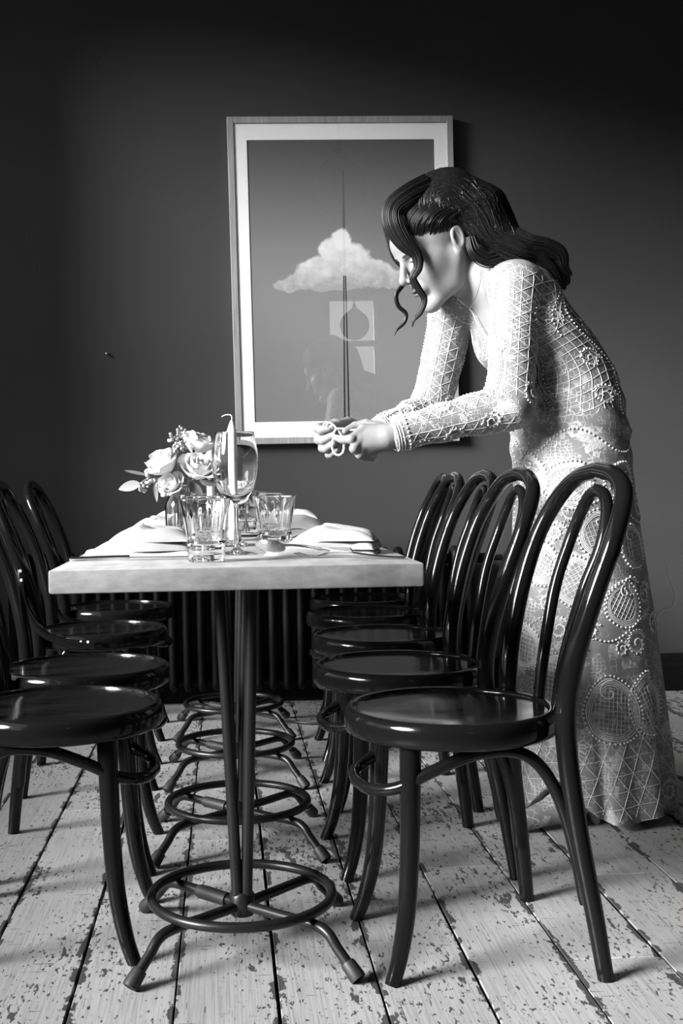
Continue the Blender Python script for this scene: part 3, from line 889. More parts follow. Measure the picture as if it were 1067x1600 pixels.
def rose(base, dirv, scale, label, seed, stem_to):
    r = tag(empty('white_rose', base), label, 'rose', 'white roses in the vases')
    rg_ = random.Random(seed)
    q = Vector((0, 0, 1)).rotation_difference(Vector(dirv).normalized())
    for k, n in enumerate((4, 5, 5, 6)):
        for j in range(n):
            a = 2 * PI * j / n + k * .6 + rg_.uniform(-.2, .2)
            if not PME or len(PME) <= k:
                V, F = PET[k]; o = mesh('petal', V, F, M['petal'], r, 180); PME.append(o.data)
                md = None
            else: o = link('petal', PME[k], r)
            tl = rg_.uniform(-.06, .10)
            o.rotation_mode = 'QUATERNION'
            o.rotation_quaternion = q @ Matrix.Rotation(a, 3, 'Z').to_quaternion() @ Matrix.Rotation(tl, 3, 'Y').to_quaternion()
            s_ = scale * rg_.uniform(.92, 1.08); o.scale = (s_, s_, s_)
    e0 = Vector(dirv).normalized()
    MB().add(xform(lathe([(0, -.006), (.005, -.005), (.009, .002), (.0085, .010), (0, .012)], 12), M=q.to_matrix().to_4x4() @ Matrix.Scale(scale, 4))).build('calyx', M['darkleaf'], r)
    st = Vector(stem_to) - Vector(base)
    P = catmull([tuple(e0 * -.002), tuple(st * .35 - e0 * .012), tuple(st)], 8)
    MB().add(tube(P, .0024, 7)).build('stem', M['stem'], r)
    return r
V1 = (-.099, 2.65); bottle(V1[0], V1[1], .133, .038, .0275, 'clear shouldered bottle holding the larger bunch of roses and seed sprigs')
zb_ = TZ + .014
rose((-.124, 2.622, .902), (-.55, -.30, .8), 1.15, 'open white rose at the left of the larger bunch', 1, (-.085, 2.66, zb_))
rose((-.066, 2.615, .890), (.25, -.55, .8), 1.15, 'white rose low at the right front of the larger bunch', 2, (-.112, 2.655, zb_))
rose((-.068, 2.675, .945), (.35, .1, .95), 1.05, 'white rose topmost in the larger bunch', 3, (-.105, 2.64, zb_))
rose((-.112, 2.62, .865), (-.35, -.75, .55), .85, 'small white rose low at the front of the larger bunch', 4, (-.09, 2.64, zb_))

def leaf_mesh(L, Wd, bend=.15):
    V = []; F = []; nu, nv = 9, 5
    for i in range(nu):
        t = i / (nu - 1); w_ = Wd / 2 * (math.sin(PI * min(1, t ** .85)) ** .75) + .0004
        for j in range(nv):
            s = j / (nv - 1) * 2 - 1
            V.append((L * t, w_ * s, bend * L * t * t * -1 + .12 * w_ * abs(s)))
    for i in range(nu - 1):
        for j in range(nv - 1):
            a = i * nv + j; F.append((a, a + nv, a + nv + 1, a + 1))
    return V, F
def leaf(parent, org, a, b_, width, m, face=(0, -1, .25), bend=.08):
    a, b_ = Vector(a) - Vector(org), Vector(b_) - Vector(org)
    X = (b_ - a); L = X.length; X.normalize()
    Z = Vector(face); Z = (Z - X * Z.dot(X)).normalized(); Y = Z.cross(X)
    Mx = Matrix(((X.x, Y.x, Z.x, a.x), (X.y, Y.y, Z.y, a.y), (X.z, Y.z, Z.z, a.z), (0, 0, 0, 1)))
    return MB().add(xform(leaf_mesh(L, width, bend), M=Mx)).build('leaf', m, parent, 180)
def berries(parent, org, c, n, spread, seed, rad=.0034):
    rg_ = random.Random(seed); b = MB(); c = Vector(c) - Vector(org)
    for i in range(n):
        d = Vector((rg_.gauss(0, 1), rg_.gauss(0, 1), rg_.gauss(0, 1))).normalized() * spread * rg_.uniform(.5, 1)
        p = c + d
        b.add(tube([c, c + d * .8], .0006, 4)); b.add(sphere(p, rad * rg_.uniform(.75, 1.15), 7, 5))
    o = b.build('seed_cluster', M['berry'], parent, 180); o['kind'] = 'stuff'
    return o
def sprig(label, org, pts, leaves, clusters):
    r = tag(empty('eucalyptus_sprig', org), label, 'sprig', 'seeded eucalyptus sprigs')
    O_ = Vector(org)
    P = catmull([tuple(Vector(p) - O_) for p in pts], 8)
    MB().add(tube(P, np.linspace(.0018, .0010, len(P)), 6)).build('stem', M['stem'], r)
    for (a, b_, w_, m) in leaves: leaf(r, org, a, b_, w_, m)
    for k, (c, n, s) in enumerate(clusters): berries(r, org, c, n, s, k + 3)
    return r
sprig('seeded sprig reaching out left with one broad pale leaf', (-.10, 2.64, TZ + .02), [(-.10, 2.64, TZ + .02), (-.108, 2.63, .872), (-.135, 2.62, .895), (-.165, 2.62, .893), (-.194, 2.62, .876)],
      [((-.190, 2.62, .878), (-.239, 2.615, .866), .023, M['leaf']), ((-.176, 2.62, .897), (-.222, 2.60, .908), .007, M['leaf']), ((-.157, 2.618, .880), (-.153, 2.61, .836), .009, M['leaf']), ((-.148, 2.62, .905), (-.180, 2.62, .926), .011, M['leaf'])],
      [((-.168, 2.615, .886), 16, .014), ((-.183, 2.605, .868), 16, .013), ((-.157, 2.612, .880), 14, .013), ((-.172, 2.6, .898), 8, .009)])
sprig('seeded sprig drooping over the left neck of the bottle', (-.09, 2.64, TZ + .02), [(-.09, 2.64, TZ + .02), (-.108, 2.625, .870), (-.125, 2.61, .878), (-.132, 2.60, .862)],
      [((-.118, 2.61, .880), (-.105, 2.600, .842), .022, M['leaf']), ((-.11, 2.61, .885), (-.132, 2.60, .872), .012, M['leaf'])],
      [((-.132, 2.598, .856), 16, .013), ((-.127, 2.598, .866), 8, .010)])
sprig('upright seeded sprig above the roses of the larger bunch', (-.10, 2.66, TZ + .02), [(-.10, 2.66, TZ + .02), (-.104, 2.655, .89), (-.108, 2.66, .95), (-.098, 2.68, 1.0)],
      [((-.10, 2.64, .93), (-.075, 2.63, .912), .009, M['darkleaf'])],
      [((-.117, 2.665, .982), 16, .014), ((-.098, 2.68, .998), 14, .013), ((-.098, 2.64, .962), 22, .017), ((-.088, 2.675, .985), 14, .013)])
sprig('dark leafy sprig at the right of the larger bunch', (-.088, 2.63, TZ + .02), [(-.088, 2.63, TZ + .02), (-.083, 2.625, .866), (-.07, 2.60, .885), (-.05, 2.585, .890)],
      [((-.056, 2.59, .890), (-.012, 2.57, .874), .030, M['darkleaf']), ((-.080, 2.61, .876), (-.050, 2.59, .850), .022, M['darkleaf']), ((-.075, 2.60, .89), (-.035, 2.59, .902), .010, M['darkleaf'])], [])
V2 = (.052, 2.90); bottle(V2[0], V2[1], .070, .036, .024, 'short clear bottle with a low second bunch, behind the wine glass')
rose((.040, 2.87, .825), (-.3, -.5, .75), .9, 'white rose at the left of the low second bunch', 5, (.058, 2.905, zb_))
rose((.068, 2.88, .815), (.5, -.4, .7), .85, 'white rose at the right of the low second bunch', 6, (.045, 2.895, zb_))
sprig('dark leafy sprig in the low second bunch', (.052, 2.89, TZ + .012), [(.052, 2.89, TZ + .012), (.052, 2.875, .815), (.058, 2.855, .82), (.066, 2.845, .80)],
      [((.058, 2.85, .815), (.085, 2.83, .79), .022, M['darkleaf']), ((.05, 2.85, .825), (.025, 2.84, .83), .018, M['darkleaf'])], [((.05, 2.845, .835), 14, .013)])
# ------------------------------------------------------------------ the person: implicit surfaces meshed with surface nets
CAM_O = np.array([0, 0, .8687])
RV, UV_, WV = np.array(_r), np.array(_u), np.array(_w)
def at(px, py, Y):
    d = WV + RV * (px - 426.7) / F_PX - UV_ * (py - 830.6) / F_PX
    return CAM_O + d * Y / d[1]
def nrm(v): v = np.asarray(v, float); return v / np.linalg.norm(v)
def smin(a, b, k):
    h = np.maximum(k - np.abs(a - b), 0) / k
    return np.minimum(a, b) - h * h * k * .25
def smax(a, b, k): return -smin(-a, -b, k)
def rcone(p, a, b, r1, r2):
    a = np.asarray(a, np.float32); b = np.asarray(b, np.float32)
    ba = b - a; l2 = float(ba @ ba)
    t = np.clip(((p - a) @ ba) / l2, 0, 1)
    q = p - a - t[:, None] * ba
    return np.sqrt((q * q).sum(1)) - (r1 + (r2 - r1) * t)
def ell(p, c, r, A=None):
    q = p - np.asarray(c, np.float32)
    if A is not None: q = q @ np.asarray(A, np.float32).T
    r = np.asarray(r, np.float32)
    k0 = np.sqrt(((q / r) ** 2).sum(1)); k1 = np.sqrt(((q / (r * r)) ** 2).sum(1))
    return k0 * (k0 - 1) / np.maximum(k1, 1e-6)
def sph(p, c, r):
    q = p - np.asarray(c, np.float32); return np.sqrt((q * q).sum(1)) - r

def surface_nets(f, lo, hi, h, B=8, slack=1.35):
    lo = np.asarray(lo, float); hi = np.asarray(hi, float)
    nb = np.ceil((hi - lo) / (h * B)).astype(int); n = nb * B + 1
    bc = [lo[i] + (np.arange(nb[i]) + .5) * B * h for i in range(3)]
    G = np.stack(np.meshgrid(*bc, indexing='ij'), -1).reshape(-1, 3).astype(np.float32)
    dc = f(G).reshape(nb)
    act = np.abs(dc) < .866 * B * h * slack
    mask = np.zeros(n, bool)
    for dx in (0, 1):
        for dy in (0, 1):
            for dz in (0, 1):
                e = np.repeat(np.repeat(np.repeat(act, B, 0), B, 1), B, 2)
                mask[dx:dx + n[0] - 1, dy:dy + n[1] - 1, dz:dz + n[2] - 1] |= e
    D = np.ones(n, np.float32)
    sg = np.where(dc < 0, -1, 1).astype(np.float32)
    D[:-1, :-1, :-1] = np.repeat(np.repeat(np.repeat(sg, B, 0), B, 1), B, 2)
    idx = np.argwhere(mask)
    D[mask] = f((lo + idx * h).astype(np.float32))
    ins = D < 0
    c8 = [(0, 0, 0), (1, 0, 0), (0, 1, 0), (1, 1, 0), (0, 0, 1), (1, 0, 1), (0, 1, 1), (1, 1, 1)]
    def cor(A, c): return A[c[0]:n[0] - 1 + c[0], c[1]:n[1] - 1 + c[1], c[2]:n[2] - 1 + c[2]]
    cnt = sum(cor(ins, c).astype(np.int8) for c in c8)
    ac = np.argwhere((cnt > 0) & (cnt < 8))
    val = np.stack([D[ac[:, 0] + c[0], ac[:, 1] + c[1], ac[:, 2] + c[2]] for c in c8], 1)
    cc = np.array(c8, float)
    acc = np.zeros((len(ac), 3)); num = np.zeros(len(ac))
    for i in range(8):
        for j in range(i + 1, 8):
            if np.abs(cc[i] - cc[j]).sum() != 1: continue
            a, b_ = val[:, i], val[:, j]
            cr = (a < 0) != (b_ < 0)
            t = np.where(cr, a / np.where(cr, a - b_, 1), 0)
            acc += np.where(cr[:, None], cc[i] + t[:, None] * (cc[j] - cc[i]), 0); num += cr
    V = lo + (ac + acc / num[:, None]) * h
    vid = np.full(n - 1, -1, np.int64); vid[ac[:, 0], ac[:, 1], ac[:, 2]] = np.arange(len(ac))
    F = []
    for ax in range(3):
        u, v = (ax + 1) % 3, (ax + 2) % 3
        s0 = [slice(0, n[0] - 1), slice(0, n[1] - 1), slice(0, n[2] - 1)]; s1 = list(s0); s1[ax] = slice(1, n[ax])
        for q in (u, v): s0[q] = slice(1, n[q] - 1); s1[q] = slice(1, n[q] - 1)
        a, b_ = ins[tuple(s0)], ins[tuple(s1)]
        for flip, m_ in ((False, a & ~b_), (True, b_ & ~a)):
            e = np.argwhere(m_); e[:, u] += 1; e[:, v] += 1
            def g(du, dv):
                k = e.copy(); k[:, u] -= du; k[:, v] -= dv
                return vid[k[:, 0], k[:, 1], k[:, 2]]
            q = np.stack([g(1, 1), g(0, 1), g(0, 0), g(1, 0)], 1)
            if flip: q = q[:, ::-1]
            F.append(q)
    F = np.concatenate(F)
    F = F[(F >= 0).all(1)]
    return V, F

def np_mesh(name, V, F, mats, parent=None, mi=None, smooth=True):
    me = bpy.data.meshes.new(name)
    V = np.asarray(V, np.float32); F = np.asarray(F, np.int32)
    me.vertices.add(len(V)); me.vertices.foreach_set('co', V.ravel())
    me.loops.add(F.size); me.loops.foreach_set('vertex_index', F.ravel())
    me.polygons.add(len(F)); me.polygons.foreach_set('loop_start', np.arange(0, F.size, F.shape[1], dtype=np.int32))
    for m_ in (mats if isinstance(mats, (list, tuple)) else [mats]): me.materials.append(m_)
    if mi is not None: me.polygons.foreach_set('material_index', np.asarray(mi, np.int32))
    me.polygons.foreach_set('use_smooth', np.full(len(F), smooth))
    me.update(calc_edges=True); me.validate()
    return link(name, me, parent)

# ---- materials
def m_skin():
    m = mat('skin', .42, .5, spec=.35); q = NT(m)
    q.b.inputs['Subsurface Weight'].default_value = .0
    n = q.noise(q.obj(), 35, 3); q.col(q.ramp(n, (.3, .21), (.7, .25)))
    q.bump(q.noise(q.obj(), 260, 2), .05, .001)
    return m
def m_hair():
    m = mat('dark_hair', .008, .40, spec=.30); q = NT(m)
    n = q.noise(q.mapping(q.obj(), (1, 1, 1)), 160, 3); q.col(q.ramp(n, (.35, .003), (.7, .009)))
    return m
def m_lace():
    m = mat('beaded_lace', .5, .55, spec=.3); q = NT(m); o = q.obj()
    wz = q.n('ShaderNodeTexNoise'); q.l(o, wz.inputs['Vector']); wz.inputs['Scale'].default_value = 6
    sc_ = q.n('ShaderNodeVectorMath', operation='SCALE'); sc_.inputs['Scale'].default_value = .03; q.l(wz.outputs['Color'], sc_.inputs[0])
    ad = q.n('ShaderNodeVectorMath', operation='ADD'); q.l(o, ad.inputs[0]); q.l(sc_.outputs[0], ad.inputs[1]); p = ad.outputs[0]
    def net(scale, w_):
        v = q.n('ShaderNodeTexVoronoi', feature='DISTANCE_TO_EDGE'); v.inputs['Scale'].default_value = scale; q.l(p, v.inputs['Vector'])
        v.inputs['Randomness'].default_value = .55
        return q.ramp(v.outputs['Distance'], (w_ * .5, 1), (w_, 0))
    big, fine = net(62, .045), net(120, .075)
    reg = q.noise(o, 11.0, 2, .5)
    line = q.math('ADD', q.math('MULTIPLY', q.ramp(reg, (.47, 1), (.49, 0)), big), q.math('MULTIPLY', q.ramp(reg, (.55, 0), (.57, 1)), fine))
    solid = q.ramp(q.noise(o, 16.0, 3, .55), (.60, 0), (.63, 1))
    dots = q.n('ShaderNodeTexVoronoi', feature='F1'); dots.inputs['Scale'].default_value = 190; q.l(o, dots.inputs['Vector'])
    dt = q.ramp(dots.outputs['Distance'], (.25, 1), (.42, 0))
    line = q.math('MAXIMUM', q.math('MULTIPLY', line, .75), q.math('MULTIPLY', solid, q.math('ADD', .45, q.math('MULTIPLY', dt, .5))), True)
    q.col(q.mix(line, .19, .58))
    q.bump(q.math('ADD', line, q.math('MULTIPLY', q.noise(o, 40, 2), .4)), .4, .002)
    return m
M.update(skin=m_skin(), lip=mat('lips', .09, .4), eyew=mat('eye_white', .6, .25), iris=mat('eye_dark', .02, .15), hair=m_hair(), lace=m_lace(),
         thread=mat('white_embroidery', .62, .6), pearl=mat('pearl_bead', .62, .22, spec=.6), brow=mat('brow_hair', .03, .6))

PERSON = tag(empty('person', (.92, 2.95, 0)), 'person in a long white beaded lace gown bending over the tables, holding a cord', 'person')
PO = np.array((.92, 2.95, 0))

# ---- joints
shN, elN, wrN = at(806, 446, 2.835), at(797, 634, 2.80), at(607, 681, 2.80)
shF, elF, wrF = at(706, 492, 3.08), at(674, 640, 3.11), at(588, 677, 2.965)
neckB = at(762, 436, 2.955)
pel, wai, rib, uch = np.array((.899, 2.955, .92)), np.array((.886, 2.95, 1.085)), np.array((.792, 2.945, 1.235)), np.array((.742, 2.945, 1.325))
tU = nrm((-.50, 0, .87)); tS = nrm(shN - shF); tS = nrm(tS - tU * (tS @ tU)); tF = np.cross(tS, tU)
TA = np.stack([tF, tS, tU])                 # world -> torso frame (front, left, up)
pS = nrm((.25, -.97, 0)); pU = nrm((-.1, 0, 1)); pS = nrm(pS - pU * (pS @ pU)); PA = np.stack([np.cross(pS, pU), pS, pU])

# ---- head frame
HP, HY, HS = math.radians(29), math.radians(15), 1.15
hF = np.array((-math.cos(HP) * math.cos(HY), -math.cos(HP) * math.sin(HY), -math.sin(HP)))
hL = nrm(np.cross((0, 0, 1.), hF)); hU = np.cross(hF, hL)
HA = np.stack([hF, hL, hU])
hO = at(716, 372, 2.885) - (np.array((-.012, .078, 0)) * HS) @ HA
def H2W(p): return hO + (np.asarray(p, float) * HS) @ HA
def head_local(p): return ((p - hO.astype(np.float32)) @ HA.T.astype(np.float32)) / HS
def head_sdf(q):
    d = ell(q, (-.015, 0, .046), (.097, .076, .086))
    d = smin(d, ell(q, (.030, 0, -.022), (.062, .060, .085)), .03)
    for s in (-1, 1):
        d = smin(d, rcone(q, (-.006, s * .058, -.028), (.030, s * .046, -.078), .017, .016), .02)
        d = smin(d, rcone(q, (.030, s * .046, -.078), (.076, s * .012, -.101), .016, .016), .02)
        d = smin(d, ell(q, (.056, s * .040, -.020), (.026, .024, .022)), .022)
        d = smin(d, ell(q, (.034, s * .040, -.045), (.042, .0225, .044)), .025)
    d = smin(d, ell(q, (.080, 0, -.101), (.015, .018, .014)), .014)
    d = smin(d, ell(q, (.068, 0, .040), (.026, .056, .036)), .02)
    d = smin(d, ell(q, (.081, 0, .020), (.012, .044, .007)), .010)
    for s in (-1, 1):                                                   # sockets, lids and eyeballs
        d = smax(d, -ell(q, (.094, s * .031, .003), (.013, .017, .0105)), .010)
        d = np.minimum(d, sph(q, (.0745, s * .031, .002), .0118))
        d = smin(d, ell(q, (.0805, s * .031, .0062), (.0085, .0165, .0052)), .003)
        d = smin(d, ell(q, (.0795, s * .031, -.0065), (.0070, .0140, .0030)), .004)
    d = smin(d, rcone(q, (.089, 0, .016), (.112, 0, -.024), .0062, .0085), .010)      # nose
    d = smin(d, sph(q, (.1125, 0, -.0275), .0092), .006)
    for s in (-1, 1): d = smin(d, ell(q, (.100, s * .0115, -.0325), (.0095, .0062, .0070)), .006)
    for s in (-1, 1): d = smax(d, -ell(q, (.1045, s * .0075, -.0405), (.005, .0032, .004)), .002)
    d = smin(d, ell(q, (.0835, 0, -.058), (.016, .026, .018)), .012)                  # muzzle
    d = smin(d, ell(q, (.0985, 0, -.0570), (.0070, .0190, .0048)), .004)
    d = smin(d, ell(q, (.0965, 0, -.0680), (.0070, .0165, .0056)), .004)
    d = smax(d, -ell(q, (.1040, 0, -.0622), (.0085, .0230, .0013)), .002)
    d = smax(d, -ell(q, (.0985, 0, -.0790), (.006, .016, .0045)), .008)
    for s in (-1, 1):                                                   # ears
        y = s * .0735
        tilt = np.array(((math.cos(.2), 0, math.sin(.2)), (0, 1, 0), (-math.sin(.2), 0, math.cos(.2))))
        e = ell(q, (-.012, y + s * .006, .002), (.0175, .0075, .030), tilt)
        e = smin(e, ell(q, (-.004, y + s * .002, -.024), (.008, .006, .009)), .006)
        e = smax(e, -ell(q, (-.0095, y + s * .0145, .003), (.0110, .0075, .0205), tilt), .003)
        e = smin(e, rcone(q, (-.013, y + s * .0075, .016), (-.018, y + s * .007, -.008), .0026, .0024), .003)
        e = smin(e, ell(q, (.0015, y + s * .005, -.004), (.0032, .0045, .006)), .003)
        d = smin(d, e, .005)
    return d

def torso_sdf(p, off=0.0, bust=1.0):
    d = ell(p, pel, np.array((.130, .158, .20)) + off, PA)
    d = smin(d, ell(p, wai, np.array((.128, .134, .17)) + off, PA), .09)
    d = smin(d, ell(p, rib, np.array((.108, .142, .155)) + off, TA), .07)
    d = smin(d, ell(p, uch, np.array((.080, .150, .085)) + off, TA), .05)
    for s in (-1, 1):
        d = smin(d, sph(p, rib + tF * .052 + tS * s * .062 + tU * .024, .054 + off), .05)
    return d
def neck_sdf(p, off=0.0):
    a = H2W((-.030, 0, -.045)); d = rcone(p, a, neckB, .052 + off, .056 + off)
    d = smin(d, rcone(p, neckB, shN + np.array((0, 0, -.005)), .050 + off, .044 + off), .04)
    d = smin(d, rcone(p, neckB, shF + np.array((0, 0, -.005)), .050 + off, .044 + off), .04)
    return d
def arms(off=0.0):
    return [(shN, elN, .054 + off, .044 + off), (elN, wrN, .044 + off, .029 + off), (shF, elF, .052 + off, .043 + off), (elF, wrF, .043 + off, .029 + off)]

# ---- hands (pixel, pixel, depth) joints turned into places
def J(*a): return [at(*q) for q in a]
HANDS = [
    dict(wr=wrN, palm=[(at(603, 675, 2.815), at(568, 671, 2.815), .020, .0145), (at(603, 682, 2.80), at(563, 684, 2.803), .021, .0145), (at(604, 688, 2.80), at(567, 695, 2.805), .020, .0140), (at(604, 692, 2.81), at(574, 703, 2.815), .018, .0130), (at(588, 685, 2.825), at(572, 686, 2.825), .018, .015)],
         fing=[(J((568, 671, 2.815), (549, 686, 2.795), (535, 687, 2.815), (525, 684, 2.83)), (.0128, .0112, .0098, .0082)),
               (J((563, 684, 2.803), (553, 701, 2.795), (562, 708, 2.825), (571, 702, 2.845)), (.0128, .0115, .010, .0085)),
               (J((567, 695, 2.805), (562, 710, 2.805), (571, 714, 2.835), (578, 707, 2.85)), (.0124, .0110, .0098, .0083)),
               (J((574, 703, 2.815), (573, 713, 2.818), (581, 715, 2.84), (586, 709, 2.85)), (.0115, .010, .0088, .0076)),
               (J((598, 672, 2.83), (573, 663, 2.848), (555, 666, 2.852), (539, 674, 2.842)), (.0170, .0135, .0115, .0090))]),
    dict(wr=wrF, palm=[(at(583, 673, 2.955), at(524, 663, 2.935), .020, .0145), (at(583, 678, 2.96), at(521, 674, 2.94), .021, .0150), (at(583, 684, 2.96), at(523, 686, 2.94), .020, .0145), (at(583, 688, 2.955), at(529, 697, 2.935), .018, .0135)],
         fing=[(J((524, 663, 2.935), (497, 669, 2.905), (503, 672, 2.865), (519, 667, 2.845)), (.0132, .0120, .0108, .0088)),
               (J((521, 674, 2.94), (498, 687, 2.905), (505, 688, 2.865), (521, 680, 2.845)), (.0132, .0120, .0108, .0088)),
               (J((523, 686, 2.94), (504, 700, 2.905), (509, 701, 2.87), (521, 693, 2.852)), (.0126, .0114, .0100, .0083)),
               (J((529, 697, 2.935), (514, 710, 2.905), (518, 710, 2.878), (526, 703, 2.862)), (.0115, .0102, .0090, .0076)),
               (J((566, 669, 2.94), (543, 660, 2.905), (527, 663, 2.872), (515, 665, 2.852)), (.0165, .0135, .0115, .0090))]),
]
def hand_sdf(p, hd, el):
    wr = hd['wr']
    d = rcone(p, wr + (el - wr) * .35, wr, .030, .0265)
    for (a, b_, r1, r2) in hd['palm']: d = smin(d, rcone(p, a, b_, r1, r2), .012)
    for pts, rr in hd['fing']:
        f_ = None
        for i in range(3):
            s_ = rcone(p, pts[i], pts[i + 1], rr[i], rr[i + 1])
            f_ = s_ if f_ is None else smin(f_, s_, .003)
        d = smin(d, f_, .0045)
    return d

def body_core(p, off=0.0):
    d = torso_sdf(p, -.008 + off)
    d = smin(d, neck_sdf(p, off), .035)
    for a in arms(-.008 + off): d = smin(d, rcone(p, *a), .02)
    return d
def body_up(p):
    d = body_core(p)
    return smin(d, head_sdf(head_local(p)) * HS, .022)
def body_low(p):
    d = body_core(p, -.005)
    for s, y in ((-1, 2.90), (1, 3.02)):
        hip_ = np.array((.905, y, .88)); kn = np.array((.885, y - .01, .50)); an = np.array((.90, y - .015, .10))
        d = smin(d, rcone(p, hip_, kn, .078, .052), .04); d = smin(d, rcone(p, kn, an, .052, .034), .02)
        d = smin(d, rcone(p, an, an + np.array((-.09, -.03, -.055)), .034, .026), .02)
    return d
BV, BF, BM_ = [], [], []
def addm(V, F, m_=None):
    n_ = sum(len(v) for v in BV)
    BV.append(V); BF.append(F + n_); BM_.append(np.zeros(len(F), int) if m_ is None else m_)
hc = H2W((0, 0, 0))
V, F = surface_nets(body_up, (hc[0] - .20, 2.76, 1.17), (hc[0] + .24, 3.15, hc[2] + .19), .0022)
cen = head_local(V[F].mean(1).astype(np.float32))
mi = np.zeros(len(F), int)
lipm = (np.minimum(ell(cen, (.0985, 0, -.0570), (.0082, .0192, .0054)), ell(cen, (.0965, 0, -.0680), (.0082, .0168, .0062))) < .0006) & (cen[:, 0] > .092)
mi[lipm] = 1
for s in (-1, 1):
    eb = sph(cen, (.0745, s * .031, .002), .0118) < .0004
    mi[eb] = 2
    mi[eb & (np.hypot(cen[:, 1] - s * .031, cen[:, 2] + .001) < .0056)] = 3
    up = np.abs(ell(cen, (.0805, s * .031, .0062), (.0085, .0165, .0052))) < .0009
    mi[up & (cen[:, 2] < .0035) & (cen[:, 0] > .083)] = 4
    # brow hairs
    br = (np.abs(cen[:, 2] - (.0215 + .10 * (np.abs(cen[:, 1]) - .03) * (np.abs(cen[:, 1]) < .034) - .25 * np.maximum(np.abs(cen[:, 1]) - .034, 0))) < .0028) & (np.abs(cen[:, 1] - s * .033) < .019) & (cen[:, 0] > .06)
    mi[br] = 4
addm(V, F, mi)
for hd, el in zip(HANDS, (elN, elF)):
    pts = np.array([q for pp, _ in hd['fing'] for q in pp] + [hd['wr'], hd['wr'] + (el - hd['wr']) * .3])
    V, F = surface_nets(lambda p: hand_sdf(p, hd, el), pts.min(0) - .04, pts.max(0) + .04, .0021, slack=1.5)
    addm(V, F)
V, F = surface_nets(body_low, (.30, 2.70, .0), (1.2, 3.2, 1.44), .009)
addm(V, F)
V = np.concatenate(BV); F = np.concatenate(BF)
np_mesh('body', V - PO, F, [M['skin'], M['lip'], M['eyew'], M['iris'], M['brow']], PERSON, np.concatenate(BM_))

# ---- gown
ZK = [-.05, 0, .16, .327, .54, .705, .90, 1.0, 1.12, 1.2]
SKX = [.955, .955, .944, .932, .920, .911, .900, .889, .862, .83]
SKA = [.196, .196, .194, .190, .180, .165, .146, .139, .126, .11]
SKB = [.196, .196, .192, .184, .172, .164, .164, .152, .130, .11]
def skirt_sdf(p):
    z = p[:, 2]
    cx = np.interp(z, ZK, SKX); a = np.interp(z, ZK, SKA); b_ = np.interp(z, ZK, SKB)
    cy = np.interp(z, [0, .5, 1.0], [2.945, 2.955, 2.955])
    qx, qy = (p[:, 0] - cx) / a, (p[:, 1] - cy) / b_
    th = np.arctan2(qy, qx); rho = np.hypot(qx, qy)
    amp = np.clip((.72 - z) / .72, 0, 1) ** 1.3
    fold = 1 + amp * (.050 * np.cos(7 * th + 1.0 + .8 * z) + .035 * np.cos(11 * th - 2.0) + .030 * np.cos(4 * th + .6)) - amp * .13 * np.exp(-((th + .78) / .09) ** 2) - amp * .07 * np.exp(-((th + 1.75) / .07) ** 2)
    d = (rho - fold) * np.minimum(a, b_) * .85
    hem = .022 + .085 * np.exp(-((th + 2.36) / .42) ** 2) + .008 * np.sin(5 * th)
    d = np.maximum(d, hem - z)
    return smax(d, z - 1.16, .06)
def gown_sdf(p):
    d = torso_sdf(p, 0.0)
    d = smin(d, skirt_sdf(p), .03)
    for s_, e_ in ((neckB, shN), (neckB, shF)):
        d = smin(d, rcone(p, s_ + (e_ - s_) * .30, e_, .050, .058), .03)
    for i, a in enumerate(arms()):
        r1, r2 = ((.060, .056), (.053, .040), (.058, .052), (.050, .039))[i]
        e = a[1] if i % 2 == 0 else a[1] + (a[0] - a[1]) * .035
        w_ = rcone(p, a[0], e, r1, r2)
        # soft wrinkles across the sleeve
        t = ((p - a[0]) @ (a[1] - a[0])) / float((a[1] - a[0]) @ (a[1] - a[0]))
        w_ = w_ + .0022 * np.sin(t * 24 + 3 * np.sin(p[:, 2] * 40) + i) * np.clip(t * (1.2 - t), 0, 1)
        if i % 2: w_ = smax(w_, ((p - e) @ nrm(a[1] - a[0])).astype(np.float32), .003)
        d = smin(d, w_, .018 if i % 2 == 0 else .03)
    # drapes round the waist
    q = (p - wai) @ np.array((.45, .1, .9))
    d = d + .0028 * np.sin(q * 105 + 2.0 * np.sin(p[:, 1] * 14)) * np.exp(-((p[:, 2] - 1.02) / .13) ** 2)
    # deep v-neck: cut from the collar down to the breastbone
    l = (p - (rib + tU * .045)) @ TA.T.astype(np.float32)
    cut = np.maximum(np.abs(l[:, 1] + .004) - np.maximum(.006 + l[:, 2] * .44, -.02), -(l[:, 0] - .015) )
    cut = np.maximum(cut, -l[:, 2] - .01)
    ncut = rcone(p, H2W((-.030, 0, -.045)), neckB + tU * -.005, .070, .074)
    return smax(smax(d, -cut.astype(np.float32) * .9, .006), -ncut, .008)
GV, GF = surface_nets(gown_sdf, (.36, 2.69, 0.0), (1.20, 3.20, 1.46), .0042, slack=1.6)
gown = np_mesh('gown', GV - PO, GF, M['lace'], PERSON)
gt = np.concatenate([GF[:, [0, 1, 2]], GF[:, [0, 2, 3]]])
BVH = BVHTree.FromPolygons([tuple(v) for v in GV], [tuple(f_) for f_ in GF])

